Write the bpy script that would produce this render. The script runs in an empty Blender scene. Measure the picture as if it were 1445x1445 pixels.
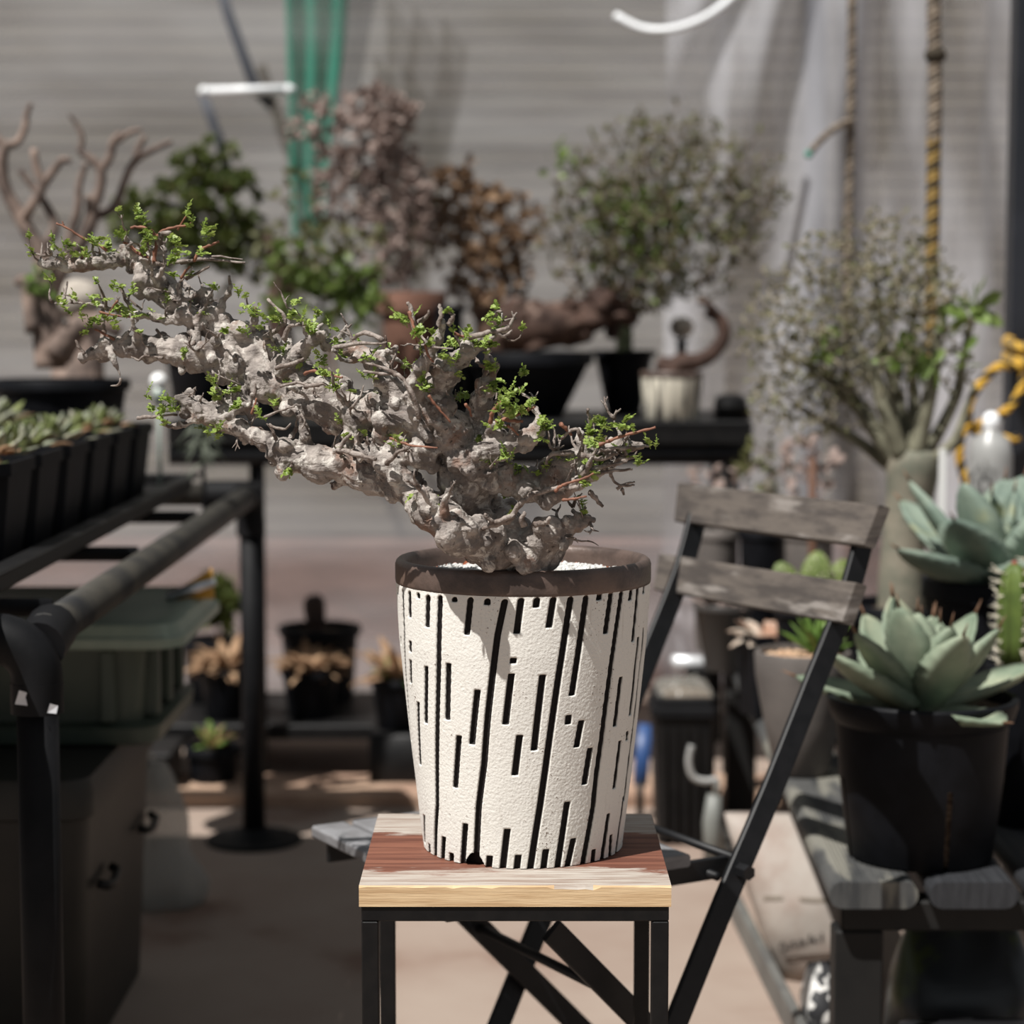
import bpy, bmesh, math, random
from mathutils import Vector, Matrix, noise, Quaternion
SC = bpy.context.scene
COL = SC.collection
PI = math.pi
V = Vector

# ------------------------------------------------------------------ camera
CAM_H = 1.1
F = 50.0 / 24.0 * 1445.0
PITCH = math.atan((722.5 - 450.0) / F)
CAM = V((0, 0, CAM_H))
FW = V((0, math.cos(PITCH), -math.sin(PITCH)))
UP = V((0, math.sin(PITCH), math.cos(PITCH)))
RT = V((1, 0, 0))

def ray(px, py):
    return FW + RT * ((px - 722.5) / F) + UP * ((722.5 - py) / F)

def at(px, py, Y):
    """the place seen at (px, py) of the photograph at distance Y"""
    d = ray(px, py)
    return CAM + d * (Y / d.y)

def at_z(px, py, z):
    d = ray(px, py)
    return CAM + d * ((z - CAM_H) / d.z)

def pxm(Y):
    return Y / F

cd = bpy.data.cameras.new('camera')
cam = bpy.data.objects.new('camera', cd)
COL.objects.link(cam)
cam.location = CAM
cam.rotation_euler = (PI / 2 - PITCH, 0, 0)
cd.lens = 50
cd.sensor_width = 24
cd.sensor_height = 24
cd.clip_start = 0.05
cd.dof.use_dof = True
cd.dof.focus_distance = 2.07
cd.dof.aperture_fstop = 2.8
cd.dof.aperture_blades = 9
SC.camera = cam

# ------------------------------------------------------------------ colour
def lin(c):
    c = c / 255.0
    return c / 12.92 if c <= 0.04045 else ((c + 0.055) / 1.055) ** 2.4

def rgb(r, g, b):
    return (lin(r), lin(g), lin(b), 1.0)

MATS = {}

def mat(name, col, rough=0.6, col2=None, scale=20.0, stretch=(1, 1, 1), bump=0.0, bump_scale=None,
        spec=0.4, metal=0.0, trans=0.0, ramp=(0.35, 0.65), col3=None, scale3=80.0, coat=0.0, ramp3=(0.6, 0.66), detail=5.0):
    m = bpy.data.materials.new(name)
    m.use_nodes = True
    nt = m.node_tree
    b = nt.nodes['Principled BSDF']
    b.inputs['Base Color'].default_value = col
    b.inputs['Roughness'].default_value = rough
    b.inputs['Specular IOR Level'].default_value = spec
    b.inputs['Metallic'].default_value = metal
    if coat:
        b.inputs['Coat Weight'].default_value = coat
    tc = nt.nodes.new('ShaderNodeTexCoord')
    mp = nt.nodes.new('ShaderNodeMapping')
    mp.inputs['Scale'].default_value = stretch
    nt.links.new(tc.outputs['Object'], mp.inputs['Vector'])
    out = None
    if col2 is not None:
        n = nt.nodes.new('ShaderNodeTexNoise')
        n.inputs['Scale'].default_value = scale
        n.inputs['Detail'].default_value = detail
        n.inputs['Roughness'].default_value = 0.62
        nt.links.new(mp.outputs[0], n.inputs['Vector'])
        r = nt.nodes.new('ShaderNodeMapRange')
        r.interpolation_type = 'SMOOTHSTEP'
        r.inputs['From Min'].default_value = ramp[0]
        r.inputs['From Max'].default_value = ramp[1]
        nt.links.new(n.outputs['Fac'], r.inputs['Value'])
        mx = nt.nodes.new('ShaderNodeMix')
        mx.data_type = 'RGBA'
        mx.inputs['A'].default_value = col
        mx.inputs['B'].default_value = col2
        nt.links.new(r.outputs[0], mx.inputs['Factor'])
        out = mx.outputs['Result']
        if col3 is not None:
            n3 = nt.nodes.new('ShaderNodeTexNoise')
            n3.inputs['Scale'].default_value = scale3
            n3.inputs['Detail'].default_value = 4
            nt.links.new(mp.outputs[0], n3.inputs['Vector'])
            r3 = nt.nodes.new('ShaderNodeMapRange')
            r3.interpolation_type = 'SMOOTHSTEP'
            r3.inputs['From Min'].default_value = ramp3[0]
            r3.inputs['From Max'].default_value = ramp3[1]
            nt.links.new(n3.outputs['Fac'], r3.inputs['Value'])
            m3 = nt.nodes.new('ShaderNodeMix')
            m3.data_type = 'RGBA'
            m3.inputs['B'].default_value = col3
            nt.links.new(out, m3.inputs['A'])
            nt.links.new(r3.outputs[0], m3.inputs['Factor'])
            out = m3.outputs['Result']
        nt.links.new(out, b.inputs['Base Color'])
    if bump:
        nb = nt.nodes.new('ShaderNodeTexNoise')
        nb.inputs['Scale'].default_value = bump_scale or scale * 3
        nb.inputs['Detail'].default_value = 4
        nt.links.new(mp.outputs[0], nb.inputs['Vector'])
        bp = nt.nodes.new('ShaderNodeBump')
        bp.inputs['Strength'].default_value = bump
        bp.inputs['Distance'].default_value = 0.004
        nt.links.new(nb.outputs['Fac'], bp.inputs['Height'])
        nt.links.new(bp.outputs[0], b.inputs['Normal'])
    if trans:
        t = nt.nodes.new('ShaderNodeBsdfTranslucent')
        if out is not None:
            nt.links.new(out, t.inputs['Color'])
        else:
            t.inputs['Color'].default_value = col
        ms = nt.nodes.new('ShaderNodeMixShader')
        ms.inputs[0].default_value = trans
        nt.links.new(b.outputs[0], ms.inputs[1])
        nt.links.new(t.outputs[0], ms.inputs[2])
        nt.links.new(ms.outputs[0], nt.nodes['Material Output'].inputs['Surface'])
    MATS[name] = m
    return m

def sheer(name, col, clear, rough=0.25, gloss=0.15, col2=None, scale=6.0, rot=0.0, stretch=(1, 1, 1), ramp=(0.3, 0.7)):
    """thin film or netting: part of the light passes straight through"""
    m = bpy.data.materials.new(name)
    m.use_nodes = True
    nt = m.node_tree
    b = nt.nodes['Principled BSDF']
    b.inputs['Base Color'].default_value = col
    b.inputs['Roughness'].default_value = rough
    b.inputs['Specular IOR Level'].default_value = gloss
    tr = nt.nodes.new('ShaderNodeBsdfTransparent')
    tl = nt.nodes.new('ShaderNodeBsdfTranslucent')
    tl.inputs['Color'].default_value = col
    m1 = nt.nodes.new('ShaderNodeMixShader')
    m1.inputs[0].default_value = 0.4
    nt.links.new(b.outputs[0], m1.inputs[1])
    nt.links.new(tl.outputs[0], m1.inputs[2])
    m2 = nt.nodes.new('ShaderNodeMixShader')
    m2.inputs[0].default_value = clear
    if col2 is not None:
        tc = nt.nodes.new('ShaderNodeTexCoord')
        n = nt.nodes.new('ShaderNodeTexNoise')
        n.inputs['Scale'].default_value = scale
        n.inputs['Detail'].default_value = 4
        mp = nt.nodes.new('ShaderNodeMapping')
        mp.inputs['Rotation'].default_value = (0, rot, 0)
        mp.inputs['Scale'].default_value = stretch
        nt.links.new(tc.outputs['Object'], mp.inputs['Vector'])
        nt.links.new(mp.outputs[0], n.inputs['Vector'])
        r = nt.nodes.new('ShaderNodeMapRange')
        r.inputs['From Min'].default_value = ramp[0]
        r.inputs['From Max'].default_value = ramp[1]
        r.inputs['To Min'].default_value = clear - col2
        r.inputs['To Max'].default_value = clear + col2
        nt.links.new(n.outputs['Fac'], r.inputs['Value'])
        nt.links.new(r.outputs[0], m2.inputs[0])
    nt.links.new(m1.outputs[0], m2.inputs[1])
    nt.links.new(tr.outputs[0], m2.inputs[2])
    nt.links.new(m2.outputs[0], nt.nodes['Material Output'].inputs['Surface'])
    MATS[name] = m
    return m

# ------------------------------------------------------------------ mesh collecting
class MB:
    def __init__(s):
        s.v = []
        s.f = []
        s.m = []

    def add(s, verts, faces, mi=0):
        o = len(s.v)
        s.v.extend(V(p) for p in verts)
        s.f.extend(tuple(o + i for i in f) for f in faces)
        s.m.extend([mi] * len(faces))

    def hexa(s, p, mi=0):
        """eight corners: 0-3 bottom loop, 4-7 top loop"""
        s.add(p, [(3, 2, 1, 0), (4, 5, 6, 7), (0, 1, 5, 4), (1, 2, 6, 5), (2, 3, 7, 6), (3, 0, 4, 7)], mi)

    def box(s, c, size, rz=0.0, mi=0, bev=0.0):
        c = V(c)
        hx, hy, hz = size[0] / 2, size[1] / 2, size[2] / 2
        ca, sa = math.cos(rz), math.sin(rz)
        def T(x, y, z):
            return c + V((x * ca - y * sa, x * sa + y * ca, z))
        if bev <= 0:
            s.hexa([T(-hx, -hy, -hz), T(hx, -hy, -hz), T(hx, hy, -hz), T(-hx, hy, -hz),
                    T(-hx, -hy, hz), T(hx, -hy, hz), T(hx, hy, hz), T(-hx, hy, hz)], mi)
            return
        b = min(bev, hx * 0.9, hy * 0.9, hz * 0.9)
        rings = []
        for z, k in ((-hz, b), (-hz + b, 0), (hz - b, 0), (hz, b)):
            x, y = hx - k, hy - k
            e = b
            rings.append([T(-x + e, -y, z), T(x - e, -y, z), T(x, -y + e, z), T(x, y - e, z),
                          T(x - e, y, z), T(-x + e, y, z), T(-x, y - e, z), T(-x, -y + e, z)])
        s.loft(rings, mi=mi)

    def loft(s, rings, cap=True, mi=0, closed=True):
        n = len(rings[0])
        o = len(s.v)
        for r in rings:
            s.v.extend(V(p) for p in r)
        fs = []
        for i in range(len(rings) - 1):
            for j in range(n if closed else n - 1):
                k = (j + 1) % n
                fs.append((o + i * n + j, o + i * n + k, o + (i + 1) * n + k, o + (i + 1) * n + j))
        if cap:
            fs.append(tuple(o + j for j in reversed(range(n))))
            fs.append(tuple(o + (len(rings) - 1) * n + j for j in range(n)))
        s.f.extend(fs)
        s.m.extend([mi] * len(fs))

    def tube(s, pts, r, seg=8, mi=0, cap=True, flat=None, twist=0.0):
        """swept tube; r a number or list; flat=(a, b, axis): an a x b bar whose first side lies along axis"""
        pts = [V(p) for p in pts]
        n = len(pts)
        if not hasattr(r, '__len__'):
            r = [r] * n
        tan = []
        for i in range(n):
            t = pts[min(i + 1, n - 1)] - pts[max(i - 1, 0)]
            tan.append(t.normalized() if t.length > 1e-9 else V((0, 0, 1)))
        t0 = tan[0]
        a = V((0, 0, 1)) if abs(t0.z) < 0.9 else V((1, 0, 0))
        if flat:
            a = V(flat[2])
        nv = (a - t0 * a.dot(t0)).normalized()
        rings = []
        for i in range(n):
            t = tan[i]
            if i and not flat:
                nv = nv - t * nv.dot(t)
            elif flat:
                nv = a - t * a.dot(t)
            nv.normalize()
            bn = t.cross(nv)
            if flat:
                ha, hb = flat[0] / 2, flat[1] / 2
                k = min(ha, hb) * 0.35
                prof = [(-ha, -hb + k), (-ha + k, -hb), (ha - k, -hb), (ha, -hb + k), (ha, hb - k), (ha - k, hb), (-ha + k, hb), (-ha, hb - k)]
                rings.append([pts[i] + nv * x + bn * y for x, y in prof])
            else:
                rings.append([pts[i] + (nv * math.cos(2 * PI * j / seg + twist * i) + bn * math.sin(2 * PI * j / seg + twist * i)) * r[i] for j in range(seg)])
        s.loft(rings, cap, mi)

    def lathe(s, prof, c, seg=32, mi=0, cap=False, sx=1.0, sy=1.0, wob=0.0):
        c = V(c)
        rings = []
        for i, (r, z) in enumerate(prof):
            ring = []
            for j in range(seg):
                a = 2 * PI * j / seg
                k = r
                if wob:
                    k *= 1 + wob * noise.noise(V((math.cos(a) * 1.7, math.sin(a) * 1.7, z * 9)))
                ring.append(c + V((k * math.cos(a) * sx, k * math.sin(a) * sy, z)))
            rings.append(ring)
        s.loft(rings, cap, mi)

    def ball(s, c, r, seg=8, rings=5, mi=0, sq=(1, 1, 1)):
        c = V(c)
        vs = [c + V((0, 0, -r * sq[2]))]
        for i in range(1, rings):
            t = PI * i / rings
            for j in range(seg):
                a = 2 * PI * j / seg
                vs.append(c + V((r * math.sin(t) * math.cos(a) * sq[0], r * math.sin(t) * math.sin(a) * sq[1], -r * math.cos(t) * sq[2])))
        vs.append(c + V((0, 0, r * sq[2])))
        fs = []
        for j in range(seg):
            k = (j + 1) % seg
            fs.append((0, 1 + k, 1 + j))
            for i in range(rings - 2):
                fs.append((1 + i * seg + j, 1 + i * seg + k, 1 + (i + 1) * seg + k, 1 + (i + 1) * seg + j))
            fs.append((1 + (rings - 2) * seg + j, 1 + (rings - 2) * seg + k, len(vs) - 1))
        s.add(vs, fs, mi)

    def build(s, name, mats, parent=None, smooth=True, kind=None, label=None, auto=None):
        me = bpy.data.meshes.new(name)
        org = ORG[parent.name] if parent is not None else V((0, 0, 0))
        me.from_pydata([p - org for p in s.v], [], s.f)
        if not isinstance(mats, (list, tuple)):
            mats = [mats]
        for m in mats:
            me.materials.append(m)
        if len(mats) > 1:
            me.polygons.foreach_set('material_index', s.m)
        if smooth:
            me.polygons.foreach_set('use_smooth', [True] * len(s.f))
            if auto:
                me.set_sharp_from_angle(angle=math.radians(auto))
        me.update()
        o = bpy.data.objects.new(name, me)
        COL.objects.link(o)
        if parent is not None:
            o.parent = parent
        ORG[o.name] = org
        if kind:
            o['kind'] = kind
        if label:
            o['label'] = label
        return o

ORG = {}

def thing(name, label, cat, loc, group=None):
    o = bpy.data.objects.new(name, None)
    COL.objects.link(o)
    o.location = V(loc)
    o.empty_display_size = 0.05
    ORG[o.name] = V(loc)
    o['label'] = label
    o['category'] = cat
    if group:
        o['group'] = group
    return o

def tag(o, label, cat, group=None, kind=None):
    o['label'] = label
    o['category'] = cat
    if group:
        o['group'] = group
    if kind:
        o['kind'] = kind
    return o

def kids(o):
    return [c for c in COL.objects if c.parent == o]

def copy_thing(root, loc, rz=0.0, label=None):
    r = root.copy()
    COL.objects.link(r)
    r.location = V(loc)
    r.rotation_euler = (0, 0, rz)
    if label:
        r['label'] = label
    ORG[r.name] = V(loc)
    for c in kids(root):
        k = c.copy()
        COL.objects.link(k)
        k.parent = r
        for g in kids(c):
            h = g.copy()
            COL.objects.link(h)
            h.parent = k
    return r

# ------------------------------------------------------------------ shapes
def spline(pts, per=6):
    """Catmull-Rom through tuples (any length)"""
    n = len(pts)
    out = []
    for i in range(n - 1):
        p0, p1, p2, p3 = pts[max(i - 1, 0)], pts[i], pts[i + 1], pts[min(i + 2, n - 1)]
        for k in range(per):
            t = k / per
            out.append(tuple(0.5 * ((2 * b) + (-a + c) * t + (2 * a - 5 * b + 4 * c - d) * t * t + (-a + 3 * b - 3 * c + d) * t ** 3)
                             for a, b, c, d in zip(p0, p1, p2, p3)))
    out.append(tuple(pts[-1]))
    return out

def rdir(rng):
    while True:
        v = V((rng.uniform(-1, 1), rng.uniform(-1, 1), rng.uniform(-1, 1)))
        if 0.05 < v.length < 1:
            return v.normalized()

def leaf(mb, p, d, nrm, L, W, mi=0, cup=0.15):
    """small blade: folded along its midrib"""
    d = d.normalized()
    s = d.cross(nrm)
    s = s.normalized() if s.length > 1e-6 else V((1, 0, 0))
    u = s.cross(d)
    a = p + d * L * 0.3
    b = p + d * L * 0.7
    c = u * (W * cup)
    mb.add([p, a + s * W * 0.42 + c, b + s * W * 0.5 + c, p + d * L, b - s * W * 0.5 + c, a - s * W * 0.42 + c, a, b],
           [(0, 6, 1), (6, 7, 2, 1), (7, 3, 2), (0, 5, 6), (5, 4, 7, 6), (4, 3, 7)], mi)

def fleshy(mb, base, az, elev, L, W, T, curl, n=8, mi=0, wavy=0.0, widest=0.45, tip=0.03, rng=None, spine=None):
    """thick succulent leaf: channelled above, rounded below, pointed"""
    p = V(base)
    h = V((math.cos(az), math.sin(az), 0))
    side = V((-math.sin(az), math.cos(az), 0))
    rings = []
    for i in range(n + 1):
        t = i / n
        e = elev + curl * t
        d = h * math.cos(e) + V((0, 0, 1)) * math.sin(e)
        up = V((0, 0, 1)) * math.cos(e) - h * math.sin(e)
        if t < widest:
            w = 0.62 + 0.38 * math.sin(t / widest * PI / 2)
        else:
            q = (t - widest) / (1 - widest)
            w = max(tip, (1 - q ** 2.0) ** 0.8)
        w *= W / 2
        if wavy and rng:
            w *= 1 + wavy * (1 if i % 2 else -1)
        th = T * (1 - 0.75 * t)
        if w < th * 0.5:
            th = w
        ch = w * 0.28
        rings.append([p - side * w + up * ch, p - side * w * 0.5 + up * ch * 0.35, p, p + side * w * 0.5 + up * ch * 0.35, p + side * w + up * ch,
                      p + side * w * 0.55 - up * th * 0.75, p - up * th, p - side * w * 0.55 - up * th * 0.75])
        p = p + d * (L / n)
    mb.loft(rings, True, mi)
    if spine is not None:
        e = elev + curl
        d = h * math.cos(e) + V((0, 0, 1)) * math.sin(e)
        q = p - d * (L / n)
        mb.tube([q - d * 0.002, q + d * 0.02], [T * 0.12 + 0.0006, 0.0004], 5, spine)

def bush(mw, ml, base, tips, r0, rmin, rng, jit=0.25, leaves=0.0, lsize=0.01, seg=5, mi=0, lmi=0, reach=1.6, lift=0.3, lw=0.6):
    """branching from base towards tips; each tip grows from the nearest branch already there"""
    base = V(base)
    nodes = [(base, r0)]
    tips = sorted((V(t) for t in tips), key=lambda t: (t - base).length)
    far = max((t - base).length for t in tips) + 1e-6
    ends = []
    for t in tips:
        best, bi = 1e9, 0
        for i, (p, r) in enumerate(nodes):
            q = (t - p).length + reach * max(0.0, (p - base).length - (t - base).length) + 0.12 * (p - base).length
            if q < best:
                best, bi = q, i
        p, r = nodes[bi]
        L = (t - p).length
        if L < 1e-4:
            continue
        r1 = max(rmin, r * 0.8)
        r2 = max(rmin * 0.8, r0 * (1 - (t - base).length / far) ** 1.5 * 0.6)
        r2 = min(r2, r1)
        k = 4 if L > 0.04 else 3
        pts, rad = [p], [r1]
        for i in range(1, k):
            f = i / k
            o = rdir(rng) * L * jit * 0.5 + V((0, 0, 1)) * (lift * L * f * (1 - f) * (-0.6))
            pts.append(p.lerp(t, f) + o)
            rad.append(r1 + (r2 - r1) * f)
        pts.append(t)
        rad.append(r2)
        mw.tube(pts, rad, seg, mi)
        for q, rr in zip(pts[1:], rad[1:]):
            nodes.append((q, rr))
        ends.append((t, (t - pts[-2]).normalized()))
        if ml is not None and leaves > 0:
            n = int(leaves) + (1 if rng.random() < leaves - int(leaves) else 0)
            for _ in range(n):
                f = rng.random()
                q = pts[-2].lerp(t, f)
                d = (rdir(rng) + (t - pts[-2]).normalized() * 0.6 + V((0, 0, 0.3)))
                s = lsize * rng.uniform(0.6, 1.3)
                leaf(ml, q, d, rdir(rng), s, s * lw, lmi)
    return ends

def ell_tips(rng, c, rad, n, shell=0.0):
    out = []
    while len(out) < n:
        v = V((rng.uniform(-1, 1), rng.uniform(-1, 1), rng.uniform(-1, 1)))
        if shell < v.length < 1:
            out.append(V((c[0] + v.x * rad[0], c[1] + v.y * rad[1], c[2] + v.z * rad[2])))
    return out

def pot_round(parent, c, h, rt, rb, m, soil_m, lip=0.006, lip_h=0.02, seg=36, soil_drop=0.02, soil_name='soil'):
    b = MB()
    w = 0.005
    b.lathe([(0.001, 0.0), (rb * 0.96, 0.0), (rb, 0.003), (rt - lip * 0.5, h - lip_h - 0.004), (rt + lip, h - lip_h), (rt + lip, h - 0.003), (rt + lip - 0.002, h),
             (rt - w, h), (rt - w - 0.001, h - 0.004), (rt - w - 0.004, h - soil_drop - 0.02), (0.001, h - soil_drop - 0.021)], c, seg)
    p = b.build('pot', m, parent, auto=40)
    s = MB()
    prof = []
    for i in range(7):
        f = 1 - i / 6
        prof.append((max(0.001, (rt - w - 0.004) * f), h - soil_drop + 0.004 * (1 - f)))
    s.lathe(prof, c, seg, wob=0.0)
    s.build(soil_name, soil_m, parent)
    return p

def pot_square(parent, c, h, wt, wb, m, soil_m, rz=0.0, soil_drop=0.02):
    c = V(c)
    def ring(w, z):
        k = w * 0.16
        q = []
        for x, y in ((-w + k, -w), (w - k, -w), (w, -w + k), (w, w - k), (w - k, w), (-w + k, w), (-w, w - k), (-w, -w + k)):
            q.append(c + V((x * math.cos(rz) - y * math.sin(rz), x * math.sin(rz) + y * math.cos(rz), z)))
        return q
    b = MB()
    t, o = wt / 2, wb / 2
    b.loft([ring(o, 0), ring(t - 0.004, h - 0.018), ring(t, h - 0.017), ring(t, h), ring(t - 0.004, h), ring(t - 0.006, h - soil_drop - 0.005)], True)
    b.build('pot', m, parent, auto=35)
    s = MB()
    s.loft([ring(t - 0.0062, h - soil_drop - 0.003), ring(t - 0.007, h - soil_drop)], True)
    s.build('soil', soil_m, parent, smooth=False)
# ================================================================== plant stand
M_BLACKSTEEL = mat('black_steel', rgb(12, 12, 13), 0.5, rgb(19, 18, 18), 40, bump=0.1, spec=0.22)
YF, YB = 2.0, 2.3
ZT = at(721, 1250, YF).z                      # top of the stand
CX = 0.003
M_PINE = mat('fresh_pine', rgb(204, 178, 142), 0.65, rgb(180, 150, 114), 22, stretch=(0.5, 1, 9), bump=0.15, spec=0.2)

def weathered_top():
    m = bpy.data.materials.new('peeling_board')
    m.use_nodes = True
    nt = m.node_tree
    L = nt.links.new
    b = nt.nodes['Principled BSDF']
    b.inputs['Roughness'].default_value = 0.6
    b.inputs['Specular IOR Level'].default_value = 0.25
    tc = nt.nodes.new('ShaderNodeTexCoord')
    def noise_n(sc, st, det=6, rough=0.6):
        mp = nt.nodes.new('ShaderNodeMapping')
        mp.inputs['Scale'].default_value = st
        L(tc.outputs['Object'], mp.inputs['Vector'])
        n = nt.nodes.new('ShaderNodeTexNoise')
        n.inputs['Scale'].default_value = sc
        n.inputs['Detail'].default_value = det
        n.inputs['Roughness'].default_value = rough
        L(mp.outputs[0], n.inputs['Vector'])
        return n.outputs['Fac']
    def mapr(v, a, c, lo=0.0, hi=1.0):
        r = nt.nodes.new('ShaderNodeMapRange')
        r.interpolation_type = 'SMOOTHSTEP'
        for k, x in (('From Min', a), ('From Max', c), ('To Min', lo), ('To Max', hi)):
            r.inputs[k].default_value = x
        L(v, r.inputs['Value'])
        return r.outputs[0]
    def mixc(f, a, c):
        x = nt.nodes.new('ShaderNodeMix')
        x.data_type = 'RGBA'
        L(f, x.inputs['Factor'])
        for k, val in (('A', a), ('B', c)):
            if isinstance(val, tuple):
                x.inputs[k].default_value = val
            else:
                L(val, x.inputs[k])
        return x.outputs['Result']
    grain = mapr(noise_n(60, (0.12, 2.2, 1)), 0.35, 0.65)
    red = mixc(grain, rgb(122, 80, 64), rgb(90, 55, 44))
    pale = mixc(mapr(noise_n(90, (0.15, 2.5, 1)), 0.4, 0.62), rgb(170, 162, 153), rgb(140, 124, 113))
    # bare red timber through the middle of the board, pale worn skin near its two edges
    sep = nt.nodes.new('ShaderNodeSeparateXYZ')
    L(tc.outputs['Object'], sep.inputs[0])
    mt = nt.nodes.new('ShaderNodeMath')
    mt.operation = 'ABSOLUTE'
    sh = nt.nodes.new('ShaderNodeMath')
    sh.operation = 'ADD'
    sh.inputs[1].default_value = 0.02
    L(sep.outputs['Y'], sh.inputs[0])
    L(sh.outputs[0], mt.inputs[0])
    ad = nt.nodes.new('ShaderNodeMath')
    ad.operation = 'MULTIPLY_ADD'
    ad.inputs[1].default_value = 0.17
    L(noise_n(13, (0.35, 1.6, 1), 7, 0.68), ad.inputs[0])
    L(mt.outputs[0], ad.inputs[2])
    f = mapr(ad.outputs[0], 0.152, 0.164)
    L(mixc(f, red, pale), b.inputs['Base Color'])
    bp = nt.nodes.new('ShaderNodeBump')
    bp.inputs['Strength'].default_value = 0.35
    bp.inputs['Distance'].default_value = 0.002
    L(noise_n(60, (0.12, 2.2, 1)), bp.inputs['Height'])
    L(bp.outputs[0], b.inputs['Normal'])
    return m

M_TOP = weathered_top()
stand = thing('plant_stand', 'square plant stand with a peeling red-brown plank top on thin black steel legs', 'plant stand', (CX, (YF + YB) / 2, 0))
TH = 0.0205
b = MB()
hw, hd = 0.1495, 0.15
nx = 40
def board_ring(x, wob):
    e = 0.0012
    y0, y1 = (YF + YB) / 2 - hd, (YF + YB) / 2 + hd
    return [V((CX + x, y0, ZT - TH)), V((CX + x, y0, ZT - e - wob)), V((CX + x, y0 + e + wob * 0.6, ZT)), V((CX + x, y1 - e, ZT)), V((CX + x, y1, ZT - e)), V((CX + x, y1, ZT - TH))]
rings = []
for i in range(nx + 1):
    x = -hw + 2 * hw * i / nx
    w = max(0.0, noise.noise(V((x * 60, 3.1, 0)))) * 0.003 + (0.002 if 0.035 < x < 0.075 else 0)
    if i in (0, nx):
        w += 0.001
    rings.append(board_ring(x, w))
b.loft(rings, True, 0)
# the front face and its chipped edge are raw pine
for i, f in enumerate(b.f):
    c = sum((b.v[k] for k in f), V()) / len(f)
    if abs(c.y - ((YF + YB) / 2 - hd)) < 0.0012:
        b.m[i] = 1
top = b.build('tabletop', [M_TOP, M_PINE], stand, smooth=False)
RH, TW = 0.0150, 0.0165
zr = ZT - TH - RH / 2
b = MB()
for y in (YF + 0.002 + TW / 2, YB - 0.002 - TW / 2):
    b.box((CX, y, zr), (2 * hw - 0.004, TW, RH), bev=0.0012)
for x in (-hw + 0.002 + TW / 2, hw - 0.002 - TW / 2):
    b.box((CX + x, (YF + YB) / 2, zr), (TW, 2 * hd - 0.004 - 2 * TW, RH), bev=0.0012)
b.build('frame', M_BLACKSTEEL, stand, smooth=False)
for y in (YF + 0.002 + TW / 2, YB - 0.002 - TW / 2):
    for x in (-hw + 0.002 + TW / 2, hw - 0.002 - TW / 2):
        b = MB()
        b.box((CX + x, y, (zr - RH / 2) / 2), (TW, TW, zr - RH / 2), bev=0.0012)
        b.build('leg', M_BLACKSTEEL, stand, smooth=False)

# ================================================================== the potted bonsai
PY = 2.163
PX = at(738, 1190, PY).x
bonsai = thing('potted_bonsai', 'gnarled windswept bonsai in a white pot cut with black slots, on the plank-topped stand', 'bonsai', (PX, PY, ZT))
Z_BODY = 0.834
Z_RIM = 0.8585
prof_px = [(826, 180.5), (900, 175.5), (1010, 164.0), (1130, 150.0), (1192, 142.0), (1200, 140.5)]

def pot_R(z):
    # radius of the body against height, read off the silhouette
    pz = [(at(738, y, PY).z, r * pxm(PY)) for y, r in prof_px]
    if z >= pz[0][0]:
        return pz[0][1]
    for (z0, r0), (z1, r1) in zip(pz, pz[1:]):
        if z >= z1:
            return r1 + (r0 - r1) * (z - z1) / (z0 - z1)
    return pz[-1][1]

def on_pot(px, py):
    Y = PY - 0.12
    for _ in range(12):
        p = at(px, py, Y)
        R = pot_R(p.z)
        dx = max(-R * 0.999, min(R * 0.999, p.x - PX))
        Y = PY - math.sqrt(R * R - dx * dx)
    return math.atan2(dx, math.sqrt(R * R - dx * dx)), p.z       # angle from the front, to the right

def c8(x, y):      # crop with origin (540, 740), scale 3.705
    return (540 + x / 3.705, 740 + y / 3.705)
def c2(x, y):      # crop with origin (480, 965), scale 3.0104
    return (480 + x / 3.0104, 965 + y / 3.0104)
SLOTS = []
def slot(fn, *pts):
    SLOTS.append([on_pot(*fn(*p)) for p in pts])
for s in ([(105, 340), (112, 560), (121, 800), (150, 1130)], 
          [(1065, 372), (990, 893)],
          [(1335, 322), (1309, 610)], [(1338, 590), (1295, 995)], [(1366, 540), (1318, 1000), (1262, 1445)],
          [(140, 350), (142, 485)], [(80, 332), (80, 362)], [(185, 358), (186, 384)], [(237, 370), (233, 535)], [(376, 380), (374, 404)],
          [(459, 382), (438, 576)], [(548, 388), (545, 420)], [(725, 386), (700, 570)], [(808, 384), (802, 434)], [(895, 380), (870, 540)],
          [(1137, 355), (1132, 394)], [(1195, 352), (1166, 570)], [(1302, 330), (1294, 395)], [(1368, 316), (1365, 360)], [(94, 590), (96, 628)],
          [(143, 612), (144, 664)], [(145, 712), (147, 828)], [(226, 745), (226, 1038)], [(343, 728), (338, 1020)], [(184, 932), (195, 1255)],
          [(495, 866), (466, 1150)], [(398, 1106), (380, 1374)], [(683, 700), (681, 727)], [(673, 782), (642, 1046)], [(837, 790), (792, 1180)],
          [(716, 1106), (691, 1310)], [(973, 1000), (970, 1045)], [(1040, 1026), (1015, 1165)], [(1086, 1170), (1056, 1358)],
          [(1246, 798), (1215, 1054)], [(1244, 1132), (1212, 1378)], [(1282, 1084), (1279, 1128)]):
    slot(c8, *s)
for up_, dn_ in (([(300, 372), (292, 700), (284, 1100)], [(411, 520), (404, 738)]), ([(640, 392), (600, 580), (550, 1000), (530, 1250)], [(588, 520), (577, 752)]),
                 ([(985, 378), (920, 800), (852, 1280)], [(850, 520), (808, 786)]), ([(1250, 348), (1200, 700), (1120, 1300)], [(1076, 520), (1030, 774)])):
    SLOTS.append([on_pot(*c8(*p)) for p in up_] + [on_pot(*c2(*p)) for p in dn_])
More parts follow.
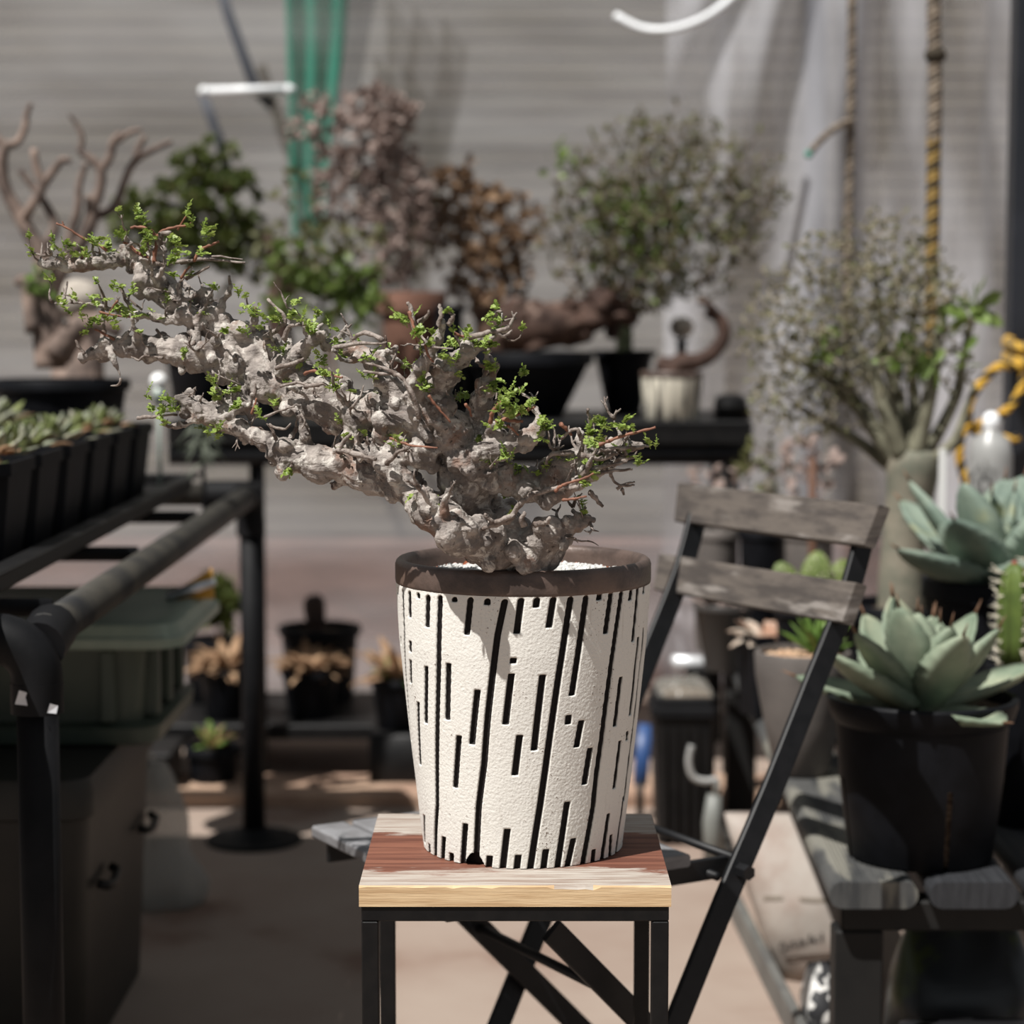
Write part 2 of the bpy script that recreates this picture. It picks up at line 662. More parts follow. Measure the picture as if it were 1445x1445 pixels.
for s in ([(1205, 480), (1170, 735)],
          [(355, 560), (360, 676)], [(377, 682), (379, 722)], [(440, 652), (435, 744)], [(472, 722), (472, 762)], [(531, 595), (520, 765)],
          [(635, 732), (630, 790)], [(710, 618), (690, 790)], [(757, 728), (750, 790)], [(875, 706), (864, 790)], [(966, 502), (923, 788)],
          [(992, 657), (965, 780)], [(1079, 706), (1072, 768)], [(1141, 554), (1112, 752)], [(1152, 642), (1145, 745)], [(1201, 666), (1198, 708)],
          [(330, 630), (338, 690)]):
    slot(c2, *s)
rg = random.Random(5)
for i in range(26):                     # the far side carries the same pattern
    th = 1.5 + (2 * PI - 3.0) * (i + 0.5) / 26
    zt = Z_BODY - 0.004
    lean = 0.05
    if i % 4 == 0:
        SLOTS.append([(th, zt), (th - lean * 2, ZT + 0.005)])
    else:
        a = rg.choice([0.012, 0.03, 0.05])
        SLOTS.append([(th, zt), (th - lean * a * 8, zt - a)])
        z1 = ZT + rg.uniform(0.09, 0.2)
        SLOTS.append([(th - 0.05, z1), (th - 0.06 - lean * 0.5, z1 - rg.uniform(0.04, 0.08))])
        SLOTS.append([(th - 0.08, ZT + rg.uniform(0.015, 0.05)), (th - 0.09, ZT + 0.003)])

def wrap(a):
    return (a + PI) % (2 * PI) - PI

NT, NZ = 760, 250
HALF = 0.0031
zb0, zb1 = ZT + 0.0008, Z_BODY
import array
depth = {}
sd = [0.01] * (NT * (NZ + 1))
for S in SLOTS:
    for (a0, z0), (a1, z1) in zip(S, S[1:]):
        zlo, zhi = min(z0, z1) - 0.006, max(z0, z1) + 0.006
        i0 = max(0, int((zlo - zb0) / (zb1 - zb0) * NZ))
        i1 = min(NZ, int((zhi - zb0) / (zb1 - zb0) * NZ) + 1)
        first = (a0, z0) == S[0]
        for i in range(i0, i1 + 1):
            z = zb0 + (zb1 - zb0) * i / NZ
            R = pot_R(z)
            t = max(0.0, min(1.0, (z - z0) / (z1 - z0) if abs(z1 - z0) > 1e-9 else 0.0))
            ac = a0 + wrap(a1 - a0) * t
            jc = int(round(ac / (2 * PI) * NT))
            for dj in range(-6, 7):
                j = (jc + dj) % NT
                a = 2 * PI * j / NT
                dx = abs(wrap(a - ac)) * R - HALF
                dz = (z - z0) if z > z0 else ((z1 - z) if z < z1 else -1.0)
                if z0 > Z_BODY - 0.012 and z > z0 - HALF:      # rounded head of the cuts under the rim
                    d = math.hypot(abs(wrap(a - ac)) * R, max(0.0, z - (z0 - HALF))) - HALF
                else:
                    d = max(dx, dz)
                k = i * NT + j
                if d < sd[k]:
                    sd[k] = d
verts, faces, fm, attr = [], [], [], []
for i in range(NZ + 1):
    z = zb0 + (zb1 - zb0) * i / NZ
    R = pot_R(z)
    for j in range(NT):
        a = 2 * PI * j / NT
        d = sd[i * NT + j]
        g = max(0.0, min(1.0, (0.0006 - d) / 0.0016))
        g = g * g * (3 - 2 * g)
        n = noise.noise(V((math.sin(a) * 5, -math.cos(a) * 5, z * 18))) * 0.0004 + noise.noise(V((math.sin(a) * 60, -math.cos(a) * 60, z * 420))) * 0.00022 * (1 - g)
        r = R - 0.0045 * g + n
        verts.append((r * math.sin(a), -r * math.cos(a), z - ZT))
        attr.append(d)
na = on_pot(*c2(572, 770))[0]
for i in range(NZ):
    for j in range(NT):
        k = (j + 1) % NT
        z = zb0 + (zb1 - zb0) * (i + 0.5) / NZ
        a = 2 * PI * (j + 0.5) / NT
        R = pot_R(z)
        cut = False
        for q in (na, na + 2.1, na - 2.1):
            u = abs(wrap(a - q)) * R
            if z - ZT < 0.0145 * (1 - (u / 0.0125) ** 2) and u < 0.0125:
                cut = True
        if not cut:
            faces.append((i * NT + j, i * NT + k, (i + 1) * NT + k, (i + 1) * NT + j))
# inner wall and foot
o = len(verts)
zi = [0.0008, 0.012, Z_BODY - ZT - 0.02]
for z in zi:
    R = pot_R(z + ZT) - 0.011
    for j in range(NT):
        a = 2 * PI * j / NT
        verts.append((R * math.sin(a), -R * math.cos(a), z))
        attr.append(-0.01)
for q in range(2):
    for j in range(NT):
        k = (j + 1) % NT
        faces.append((o + q * NT + j, o + (q + 1) * NT + j, o + (q + 1) * NT + k, o + q * NT + k))
faces.append(tuple(o + NT + j for j in range(NT)))
me = bpy.data.meshes.new('pot')
me.from_pydata(verts, [], faces)
me.polygons.foreach_set('use_smooth', [True] * len(faces))
at_ = me.attributes.new('slip', 'FLOAT', 'POINT')
at_.data.foreach_set('value', attr)

def slip_mat():
    m = bpy.data.materials.new('white_slip_over_black_clay')
    m.use_nodes = True
    nt = m.node_tree
    L = nt.links.new
    b = nt.nodes['Principled BSDF']
    b.inputs['Specular IOR Level'].default_value = 0.2
    a = nt.nodes.new('ShaderNodeAttribute')
    a.attribute_name = 'slip'
    r = nt.nodes.new('ShaderNodeMapRange')
    r.inputs['From Min'].default_value = 0.0
    r.inputs['From Max'].default_value = 0.0005
    L(a.outputs['Fac'], r.inputs['Value'])
    tc = nt.nodes.new('ShaderNodeTexCoord')
    n1 = nt.nodes.new('ShaderNodeTexNoise')
    n1.inputs['Scale'].default_value = 420
    n1.inputs['Detail'].default_value = 3
    L(tc.outputs['Object'], n1.inputs['Vector'])
    n2 = nt.nodes.new('ShaderNodeTexNoise')
    n2.inputs['Scale'].default_value = 26
    n2.inputs['Detail'].default_value = 5
    L(tc.outputs['Object'], n2.inputs['Vector'])
    # pinholes: fine noise above a threshold that drifts from patch to patch
    ad = nt.nodes.new('ShaderNodeMath')
    ad.operation = 'MULTIPLY_ADD'
    ad.inputs[1].default_value = 0.42
    L(n2.outputs['Fac'], ad.inputs[0])
    L(n1.outputs['Fac'], ad.inputs[2])
    rr = nt.nodes.new('ShaderNodeMapRange')
    rr.inputs['From Min'].default_value = 0.88
    rr.inputs['From Max'].default_value = 0.97
    L(ad.outputs[0], rr.inputs['Value'])
    # faint vertical trowel streaks
    mp = nt.nodes.new('ShaderNodeMapping')
    mp.inputs['Scale'].default_value = (1, 1, 0.04)
    L(tc.outputs['Object'], mp.inputs['Vector'])
    n3 = nt.nodes.new('ShaderNodeTexNoise')
    n3.inputs['Scale'].default_value = 230
    L(mp.outputs[0], n3.inputs['Vector'])
    r3 = nt.nodes.new('ShaderNodeMapRange')
    r3.inputs['From Min'].default_value = 0.6
    r3.inputs['From Max'].default_value = 0.75
    r3.inputs['To Max'].default_value = 0.35
    L(n3.outputs['Fac'], r3.inputs['Value'])
    def mixc(f, x, y):
        k = nt.nodes.new('ShaderNodeMix')
        k.data_type = 'RGBA'
        L(f, k.inputs['Factor'])
        for s, val in (('A', x), ('B', y)):
            if isinstance(val, tuple):
                k.inputs[s].default_value = val
            else:
                L(val, k.inputs[s])
        return k.outputs['Result']
    white = mixc(r3.outputs[0], rgb(222, 219, 212), rgb(188, 180, 170))
    white = mixc(rr.outputs[0], white, rgb(120, 104, 94))
    L(mixc(r.outputs[0], rgb(36, 32, 31), white), b.inputs['Base Color'])
    b.inputs['Roughness'].default_value = 0.75
    bp = nt.nodes.new('ShaderNodeBump')
    bp.inputs['Strength'].default_value = 0.5
    bp.inputs['Distance'].default_value = 0.0012
    L(n1.outputs['Fac'], bp.inputs['Height'])
    L(bp.outputs[0], b.inputs['Normal'])
    return m

me.materials.append(slip_mat())
pot = bpy.data.objects.new('pot', me)
COL.objects.link(pot)
pot.parent = bonsai
ORG[pot.name] = V((PX, PY, ZT))
M_BRONZE = mat('bronze_glaze', rgb(92, 77, 70), 0.42, rgb(66, 55, 50), 30, metal=0.15, spec=0.5, bump=0.12, bump_scale=300, col3=rgb(104, 86, 76), scale3=12, ramp3=(0.5, 0.7))
b = MB()
RO = 181.5 * pxm(PY)
prof = [(pot_R(Z_BODY) - 0.011, Z_BODY - 0.004), (RO - 0.003, Z_BODY - 0.0015), (RO - 0.0006, Z_BODY), (RO, Z_BODY + 0.003), (RO, Z_RIM - 0.006), (RO - 0.0012, Z_RIM - 0.0025), (RO - 0.0035, Z_RIM - 0.0005),
        (RO - 0.006, Z_RIM), (RO - 0.009, Z_RIM - 0.001), (RO - 0.0115, Z_RIM - 0.004), (RO - 0.0125, Z_RIM - 0.009), (RO - 0.0125, Z_BODY - 0.03)]
b.lathe([(r, z - 0) for r, z in prof], (PX, PY, 0), 128)
b.build('rim', M_BRONZE, pot)
# ---- white grit over red-brown soil
M_GRIT = mat('white_grit', rgb(206, 206, 204), 0.9, rgb(176, 174, 170), 120, spec=0.1)
M_CHIP = mat('terracotta_chips', rgb(150, 84, 56), 0.9, rgb(110, 62, 44), 150, spec=0.1)
ZG = Z_RIM - 0.0155
rg = random.Random(11)
b = MB()
RG = RO - 0.0128
b.lathe([(RG, ZG - 0.006), (RG * 0.9, ZG - 0.003), (RG * 0.5, ZG - 0.001), (0.001, ZG)], (PX, PY, 0), 48)
for i in range(1900):
    a = rg.uniform(0, 2 * PI)
    r = RG * math.sqrt(rg.random())
    s = rg.uniform(0.0014, 0.0034)
    if r > RG - s:
        continue
    edge = r / RG
    x, y = PX + r * math.cos(a), PY + r * math.sin(a)
    z = ZG - 0.005 * edge ** 3 + rg.uniform(-0.001, 0.0015) + 0.002 * noise.noise(V((x * 40, y * 40, 1)))
    o = len(b.v)
    b.ball((x, y, z), s, 6, 4, 1 if (edge > 0.9 and rg.random() < 0.5) or rg.random() < 0.03 else 0, (rg.uniform(0.7, 1.2), rg.uniform(0.7, 1.2), rg.uniform(0.6, 1)))
    for k in range(o, len(b.v)):
        b.v[k] += rdir(rg) * s * 0.22
b.build('grit', [M_GRIT, M_CHIP], bonsai, smooth=False, kind='stuff')

# ---- wood: limbs as (px, py, radius px, depth m)
LEAN = -0.085                         # the tree stands towards the near rim and leans out over it
U = pxm(PY + LEAN)
def lp(px, py, dy):
    k = max(0.0, min(1.0, (770 - py) / 260.0)) * max(0.0, min(1.0, (px - 380) / 260.0))
    q = max(0.0, min(1.0, (600 - px) / 420.0))
    return at(px, py, PY + LEAN + dy - 0.085 * k + 0.13 * q)

LIMBS = [
    # root flare and trunk, then the long main limb sweeping left
    [(746, 800, 38, .012), (734, 785, 46, .004), (716, 766, 46, 0), (696, 752, 44, .0), (674, 735, 38, .004), (658, 708, 36, .006), (656, 678, 37, .006), (661, 652, 38, .004), (648, 622, 34, .006),
     (612, 600, 32, .01), (570, 590, 31, .012), (520, 580, 31, .014), (470, 571, 31, .012), (420, 558, 32, .008), (372, 536, 32, .004), (325, 514, 29, .0), (275, 503, 25, -.004), (225, 493, 21, -.006), (175, 489, 18, -.008), (140, 496, 14, -.008), (112, 506, 9, -.008)],
    # low left limb, in front
    [(728, 780, 40, -.0), (694, 772, 35, -.03), (655, 758, 30, -.055), (626, 742, 26, -.065), (604, 725, 24, -.05), (585, 700, 24, -.025), (545, 678, 26, .0), (500, 664, 27, .0), (455, 654, 27, -.01), (415, 645, 25, -.02), (385, 630, 19, -.025), (355, 612, 14, -.03), (320, 597, 17, -.03), (290, 582, 18, -.03), (266, 568, 14, -.03), (258, 556, 9, -.03)],
    # upper left limb to the crown
    [(455, 560, 28, .012), (415, 525, 28, .016), (375, 495, 28, .02), (335, 474, 26, .02), (300, 458, 24, .02), (268, 440, 25, .018), (240, 418, 27, .016), (220, 396, 27, .014), (204, 374, 23, .012), (186, 362, 17, .01), (158, 368, 13, .006), (128, 372, 12, .004), (95, 376, 9, .002), (66, 374, 7.5, 0), (54, 370, 6, 0)],
    # right-hand stump with its broken end
    [(735, 790, 42, -.02), (760, 768, 34, -.026), (785, 750, 23, -.03), (806, 742, 15, -.03), (824, 736, 10, -.03), (832, 733, 5, -.03)],
    # right limb
    [(672, 660, 30, .0), (705, 672, 24, -.006), (740, 684, 26, -.01), (765, 676, 22, -.012), (800, 656, 20, -.016), (835, 642, 17, -.018), (870, 634, 11, -.02), (908, 628, 6, -.02)],
    [(735, 690, 20, -.01), (770, 700, 15, -.03), (800, 690, 12, -.034), (835, 672, 9, -.036), (870, 652, 7, -.036), (898, 644, 4, -.036)],
    [(662, 655, 32, -.01), (688, 638, 24, -.016), (715, 630, 18, -.02), (740, 622, 15, -.02), (758, 608, 14, -.02), (764, 600, 9, -.02)],
    # middle crown
    [(640, 620, 28, .01), (625, 580, 22, .012), (622, 545, 19, .014), (640, 515, 17, .016), (662, 495, 13, .016), (684, 478, 9, .016), (704, 468, 6, .016), (719, 463, 4, .016)],
    [(575, 590, 24, .012), (560, 555, 20, .012), (540, 525, 17, .012), (515, 500, 14, .012), (480, 490, 11, .012), (455, 487, 8, .012)],
    [(600, 595, 22, .0), (588, 560, 15, -.01), (592, 525, 12, -.012), (606, 500, 10, -.012), (622, 470, 7, -.012), (626, 450, 4, -.012)],
    [(655, 640, 24, .02), (672, 590, 18, .02), (680, 560, 15, .02), (690, 535, 11, .02), (700, 512, 6, .02)],
    [(505, 580, 22, -.01), (500, 612, 19, -.02), (492, 622, 12, -.024)],
    [(575, 690, 22, -.024), (545, 650, 17, -.03), (515, 638, 12, -.032), (490, 632, 7, -.032)],
    [(620, 640, 26, -.006), (585, 640, 20, -.01), (555, 632, 16, -.012), (530, 620, 10, -.012)],
    [(700, 690, 12, -.02), (690, 660, 12, -.026)],
    # mid-left crossing branch and the thin one under the crown
    [(400, 520, 22, .0), (420, 500, 15, -.004), (442, 478, 11, -.006), (462, 470, 7, -.006)],
    [(265, 440, 18, 0), (245, 452, 10, -.006), (215, 447, 7, -.01), (180, 442, 6, -.012), (150, 434, 4.5, -.012), (118, 428, 3.5, -.012), (76, 428, 2.4, -.012)],
    [(340, 560, 20, -.012), (318, 575, 15, -.02), (300, 592, 12, -.024)],
    [(360, 590, 12, -.02), (345, 565, 10, -.02), (335, 545, 10, -.014)],
    [(220, 395, 16, .012), (224, 360, 10, .014), (230, 340, 6, .014)],
    [(290, 450, 14, .01), (292, 420, 10, .008), (284, 408, 6, .008)],
]
rng = random.Random(2024)
wood = MB()
LIMB_PTS = []        # (point, radius, tangent)
KNOB = []
for li, limb in enumerate(LIMBS):
    s = spline(limb, 6)
    pts, rad = [], []
    ph = rng.uniform(0, 9)
    acc = 0.0
    for i, (x, y, r, d) in enumerate(s):
        p = lp(x, y, d)
        if i:
            acc += math.hypot(x - s[i - 1][0], y - s[i - 1][1])
        k = 1 + 0.13 * math.sin(acc / max(8, r) * 2.2 + ph) + 0.10 * noise.noise(V((acc / 14.0, li * 3.3, 0.5)))
        pts.append(p + V((0, 0, 1)) * (noise.noise(V((acc / 20.0, li * 5.1, 7))) * r * 0.16 * U))
        rad.append(max(1.2, r * k * 0.93) * U)
    wood.tube(pts, rad, 12)
    for i, (p, r) in enumerate(zip(pts, rad)):
        t = (pts[min(i + 1, len(pts) - 1)] - pts[max(i - 1, 0)]).normalized()
        LIMB_PTS.append((p, r, t))
    # burls
    L = acc
    nb = int(L / 8)
    for _ in range(nb):
        i = rng.randrange(1, len(pts) - 1)
        r = rad[i]
        if r < 5 * U:
            continue
        d = rdir(rng)
        t = (pts[i + 1] - pts[i - 1]).normalized()
        d = (d - t * d.dot(t) * 0.8)
        d = (d + V((0, -0.35, 0.25))).normalized()
        q = rng.uniform(0.3, 0.68) * r
        q = min(q, 16 * U)
        sq = (rng.uniform(0.75, 1.25), rng.uniform(0.75, 1.2), rng.uniform(0.75, 1.3))
        c = pts[i] + d * (r * rng.uniform(0.78, 1.08))
        wood.ball(c, q, 9, 6, 0, sq)
        KNOB.append((c, q, d))
# buttress folds low on the trunk
for (x0, y0, x1, y1, r) in ((640, 750, 720, 800, 15), (665, 745, 745, 802, 14), (700, 770, 770, 805, 15), (790, 760, 765, 806, 13), (620, 735, 690, 792, 12), (735, 770, 725, 806, 18), (640, 720, 610, 735, 20),
                            (700, 745, 760, 790, 12), (590, 715, 640, 760, 16), (660, 775, 720, 806, 12)):
    ss = spline([(x0, y0, r * .8, -.06), ((x0 + x1) / 2 + rng.uniform(-8, 8), (y0 + y1) / 2, r, -.066), (x1, y1, r * .9, -.05)], 5)
    wood.tube([lp(x, min(y, 800), d * 0.3) for x, y, r_, d in ss], [r_ * U for x, y, r_, d in ss], 10)
# knobbly side branchlets
BR_ENDS = []
rng = random.Random(77)
for _ in range(135):
    p, r, t = rng.choice(LIMB_PTS)
    if r < 7 * U or p.z < lp(0, 715, 0).z:
        continue
    d = rdir(rng)
    d = (d - t * d.dot(t) * 0.5 + V((0.1, -0.25, 0.55))).normalized()
    L = rng.uniform(22, 62) * U
    r0 = min(r * 0.5, rng.uniform(5, 10) * U)
    pts, rad = [p + d * r * 0.5], [r0 * 1.3]
    n = 5
    cur = pts[0]
    for k in range(n):
        d = (d + rdir(rng) * 0.55 + V((0, 0, 0.12))).normalized()
        cur = cur + d * (L / n + r * 0.1)
        pts.append(cur)
        f = (k + 1) / n
        rad.append(r0 * (1.05 - 0.62 * f) * rng.uniform(0.75, 1.35))
    wood.tube(pts, [max(1.9 * U, q) for q in rad], 8)
    for q, rr in zip(pts[1:], rad[1:]):
        if rng.random() < 0.55:
            wood.ball(q + rdir(rng) * rr * 0.5, rr * rng.uniform(0.8, 1.25), 7, 5)
    BR_ENDS.append((pts[-1], d, rad[-1]))

M_BARK = None
def bark_mat():
    m = bpy.data.materials.new('grey_knobbly_bark')
    m.use_nodes = True
    nt = m.node_tree
    L = nt.links.new
    b = nt.nodes['Principled BSDF']
    b.inputs['Specular IOR Level'].default_value = 0.25
    b.inputs['Roughness'].default_value = 0.68
    tc = nt.nodes.new('ShaderNodeTexCoord')
    def nz(sc, det=5, rough=0.6, off=0.0, st=(1, 1, 1), dist=0.0):
        mp = nt.nodes.new('ShaderNodeMapping')
        mp.inputs['Location'].default_value = (off, off * 0.7, off * 1.3)
        mp.inputs['Scale'].default_value = st
        L(tc.outputs['Object'], mp.inputs['Vector'])
        n = nt.nodes.new('ShaderNodeTexNoise')
        n.inputs['Scale'].default_value = sc
        n.inputs['Detail'].default_value = det
        n.inputs['Roughness'].default_value = rough
        n.inputs['Distortion'].default_value = dist
        L(mp.outputs[0], n.inputs['Vector'])
        return n.outputs['Fac']
    def mapr(v, a, c, hi=1.0):
        r = nt.nodes.new('ShaderNodeMapRange')
        r.interpolation_type = 'SMOOTHSTEP'
        for k, x in (('From Min', a), ('From Max', c), ('To Max', hi)):
            r.inputs[k].default_value = x
        L(v, r.inputs['Value'])
        return r.outputs[0]
    def mixc(f, a, c):
        x = nt.nodes.new('ShaderNodeMix')
        x.data_type = 'RGBA'
        L(f, x.inputs['Factor'])
        for k, val in (('A', a), ('B', c)):
            if isinstance(val, tuple):
                x.inputs[k].default_value = val
            else:
                L(val, x.inputs[k])
        return x.outputs['Result']
    c = mixc(mapr(nz(38), 0.38, 0.62), rgb(162, 153, 146), rgb(114, 106, 101))
    c = mixc(mapr(nz(24, 6, 0.65, 3.1), 0.54, 0.68, 0.75), c, rgb(126, 96, 80))
    c = mixc(mapr(nz(70, 5, 0.7, 9.2, dist=0.6), 0.52, 0.64, 0.85), c, rgb(196, 190, 182))
    c = mixc(mapr(nz(120, 6, 0.7, 5.7), 0.58, 0.66, 0.85), c, rgb(58, 49, 45))
    c = mixc(mapr(nz(30, 6, 0.7, 15.7, dist=1.0), 0.63, 0.68, 0.6), c, rgb(96, 92, 88))
    L(c, b.inputs['Base Color'])
    bp = nt.nodes.new('ShaderNodeBump')
    bp.inputs['Strength'].default_value = 0.75
    bp.inputs['Distance'].default_value = 0.003
    L(nz(170, 6, 0.65, 2.0, dist=0.8), bp.inputs['Height'])
    bp2 = nt.nodes.new('ShaderNodeBump')
    bp2.inputs['Strength'].default_value = 0.6
    bp2.inputs['Distance'].default_value = 0.005
    L(nz(48, 3, 0.5, 7.0, (0.5, 1, 1.6), 1.5), bp2.inputs['Height'])
    L(bp.outputs[0], bp2.inputs['Normal'])
    L(bp2.outputs[0], b.inputs['Normal'])
    return m
M_BARK = bark_mat()
trunk = wood.build('trunk', M_BARK, bonsai)

def tex(name, kind, size, **kw):
    t = bpy.data.textures.new(name, kind)
    t.noise_scale = size
    for k, v in kw.items():
        setattr(t, k, v)
    return t
md = trunk.modifiers.new('weld', 'REMESH')
md.mode = 'VOXEL'
md.voxel_size = 0.00125
md.use_smooth_shade = True
ms = trunk.modifiers.new('soften', 'SMOOTH')
ms.factor = 0.5
ms.iterations = 2
d1 = trunk.modifiers.new('lumps', 'DISPLACE')
d1.texture = tex('lumps', 'CLOUDS', 0.014, noise_depth=1)
d1.texture_coords = 'LOCAL'
d1.strength = 0.0032
d1.mid_level = 0.5
d3 = trunk.modifiers.new('cells', 'DISPLACE')
d3.texture = tex('cells', 'VORONOI', 0.011)
d3.texture_coords = 'LOCAL'
d3.strength = -0.0014
d3.mid_level = 0.35
d2 = trunk.modifiers.new('crust', 'DISPLACE')
d2.texture = tex('crust', 'CLOUDS', 0.0045, noise_depth=3)
d2.texture_coords = 'LOCAL'
d2.strength = 0.0020
d2.mid_level = 0.5
bpy.context.view_layer.update()
dg = bpy.context.evaluated_depsgraph_get()
new = bpy.data.meshes.new_from_object(trunk.evaluated_get(dg))
trunk.modifiers.clear()
old = trunk.data
trunk.data = new
new.name = 'trunk_mesh'
bpy.data.meshes.remove(old)

# ---- grey dead twigs and spurs
rng = random.Random(31)
M_TWIG = mat('grey_twig', rgb(150, 140, 133), 0.75, rgb(98, 86, 79), 110, bump=0.4, bump_scale=500, spec=0.2)
tw = MB()
def crooked(p, d, L, r0, n=5, kink=0.5, lift=0.1, tip=0.35):
    pts, rad = [V(p)], [r0]
    cur = V(p)
    for k in range(n):
        d = (d + rdir(rng) * kink + V((0, 0, lift))).normalized()
        cur = cur + d * (L / n)
        pts.append(cur)
        f = (k + 1) / n
        rad.append(r0 * (1 - (1 - tip) * f) * rng.uniform(0.85, 1.2))
    return pts, rad, d
TW_ENDS = []
for _ in range(250):
    if rng.random() < 0.45 and BR_ENDS:
        p, d, r = rng.choice(BR_ENDS)
        d = (d + rdir(rng) * 0.7).normalized()
    else:
        p, r, t = rng.choice(LIMB_PTS)
        if p.z < lp(0, 730, 0).z:
            continue
        d = rdir(rng)
        d = (d - t * d.dot(t) * 0.4 + V((0.05, -0.2, 0.6))).normalized()
        p = p + d * r * 0.7
    L = rng.uniform(12, 46) * U
    r0 = rng.uniform(1.5, 3.2) * U
    pts, rad, d = crooked(p, d, L, r0)
    tw.tube(pts, rad, 6)
    TW_ENDS.append((pts[-1], d))
    for _k in range(rng.randrange(0, 3)):
        q = rng.choice(pts[1:-1])
        p2, r2, d2_ = crooked(q, (d + rdir(rng)).normalized(), L * rng.uniform(0.25, 0.55), r0 * 0.7, 3)
        tw.tube(p2, r2, 5)
        TW_ENDS.append((p2[-1], d2_))
# twigs that can be told apart in the photograph: (points px), radius px
NAMED = [([(215, 372), (250, 370), (290, 366), (345, 370)], 3.2, .0), ([(255, 372), (300, 362), (343, 366)], 2.0, .004), ([(262, 395), (280, 385), (296, 376)], 2.4, -.004), ([(372, 478), (395, 462), (402, 448), (378, 422)], 4.0, -.01),
         ([(400, 478), (410, 460), (432, 458)], 3.6, -.02), ([(470, 490), (500, 486), (545, 484)], 3.4, -.02), ([(540, 480), (515, 470), (498, 478)], 3.6, -.02),
         ([(592, 590), (585, 560), (576, 545), (562, 530), (513, 524)], 3.6, -.04), ([(560, 530), (545, 520), (516, 512)], 2.6, -.04), ([(600, 495), (585, 490), (640, 492)], 2.2, -.03), ([(585, 470), (580, 440), (576, 426)], 3.8, -.02),
         ([(592, 455), (603, 445), (607, 438)], 3.4, -.02), ([(618, 462), (622, 445), (620, 430)], 4.0, -.02), ([(632, 458), (640, 446), (634, 440)], 3.4, -.02), ([(660, 478), (690, 470), (718, 462)], 4.2, .0), ([(700, 470), (712, 474), (722, 466)], 3.0, .0),
         ([(690, 740), (715, 735), (735, 712), (755, 697), (790, 690), (816, 689)], 5.0, -.055), ([(725, 728), (700, 738), (680, 746)], 4.0, -.06), ([(695, 737), (686, 728), (684, 726)], 3.6, -.06),
         ([(740, 742), (736, 730), (742, 724)], 4.2, -.07), ([(755, 740), (770, 738), (776, 730)], 3.8, -.07), ([(800, 695), (830, 665), (868, 655), (885, 650)], 4.0, -.05), ([(840, 668), (868, 664), (892, 662)], 2.4, -.05),
         ([(862, 666), (866, 678), (880, 686), (896, 684)], 2.4, -.05), ([(833, 695), (842, 706), (850, 714)], 3.6, -.045), ([(820, 642), (850, 648), (865, 640), (870, 640)], 3.4, -.05), ([(845, 634), (880, 632), (915, 630)], 3.0, -.045),
         ([(835, 608), (832, 592), (829, 577)], 3.6, -.02), ([(870, 690), (882, 684), (895, 680)], 2.2, -.04), ([(878, 690), (880, 698)], 2.4, -.04), ([(805, 655), (820, 640), (823, 618)], 4.0, -.03), ([(822, 620), (812, 605), (790, 620)], 3.4, -.03),
         ([(810, 640), (780, 640), (770, 655)], 4.0, -.03), ([(380, 600), (400, 606), (410, 598)], 2.2, -.05), ([(425, 585), (430, 595), (427, 604)], 1.8, -.03), ([(370, 590), (395, 580), (415, 574)], 2.0, -.035),
         ([(230, 505), (205, 502), (196, 508), (185, 503)], 2.0, -.02), ([(120, 500), (112, 490), (106, 480)], 2.6, -.02), ([(200, 437), (180, 420), (172, 410)], 2.0, -.012), ([(120, 430), (105, 420), (90, 415)], 2.0, -.012),
         ([(390, 520), (420, 510), (428, 506)], 3.2, -.03), ([(395, 545), (420, 540), (450, 545)], 2.6, -.03), ([(430, 545), (455, 542), (462, 546)], 3.0, -.034), ([(478, 640), (485, 622), (495, 612)], 3.6, -.05), ([(476, 634), (500, 640), (530, 648)], 4.4, -.05),
         ([(545, 655), (560, 640), (580, 630)], 3.2, -.05), ([(195, 590), (215, 588), (250, 585)], 3.0, -.04), ([(320, 578), (305, 572), (300, 562)], 3.0, -.03), ([(225, 345), (228, 330), (240, 330)], 5.0, -.01)]
for pts, r, dy in NAMED:
    s = spline([(x, y, dy) for x, y in pts], 4)
    P = [lp(x, y, d) + rdir(rng) * r * U * 0.35 for x, y, d in s]
    n = len(P)
    tb = MB()
    tb.tube(P, [r * U * (1.1 - 0.55 * i / (n - 1)) * rng.uniform(0.8, 1.25) for i in range(n)], 7)
    tb.build('twig', M_TWIG, bonsai)
tw.build('twigs', M_TWIG, bonsai, kind='stuff')

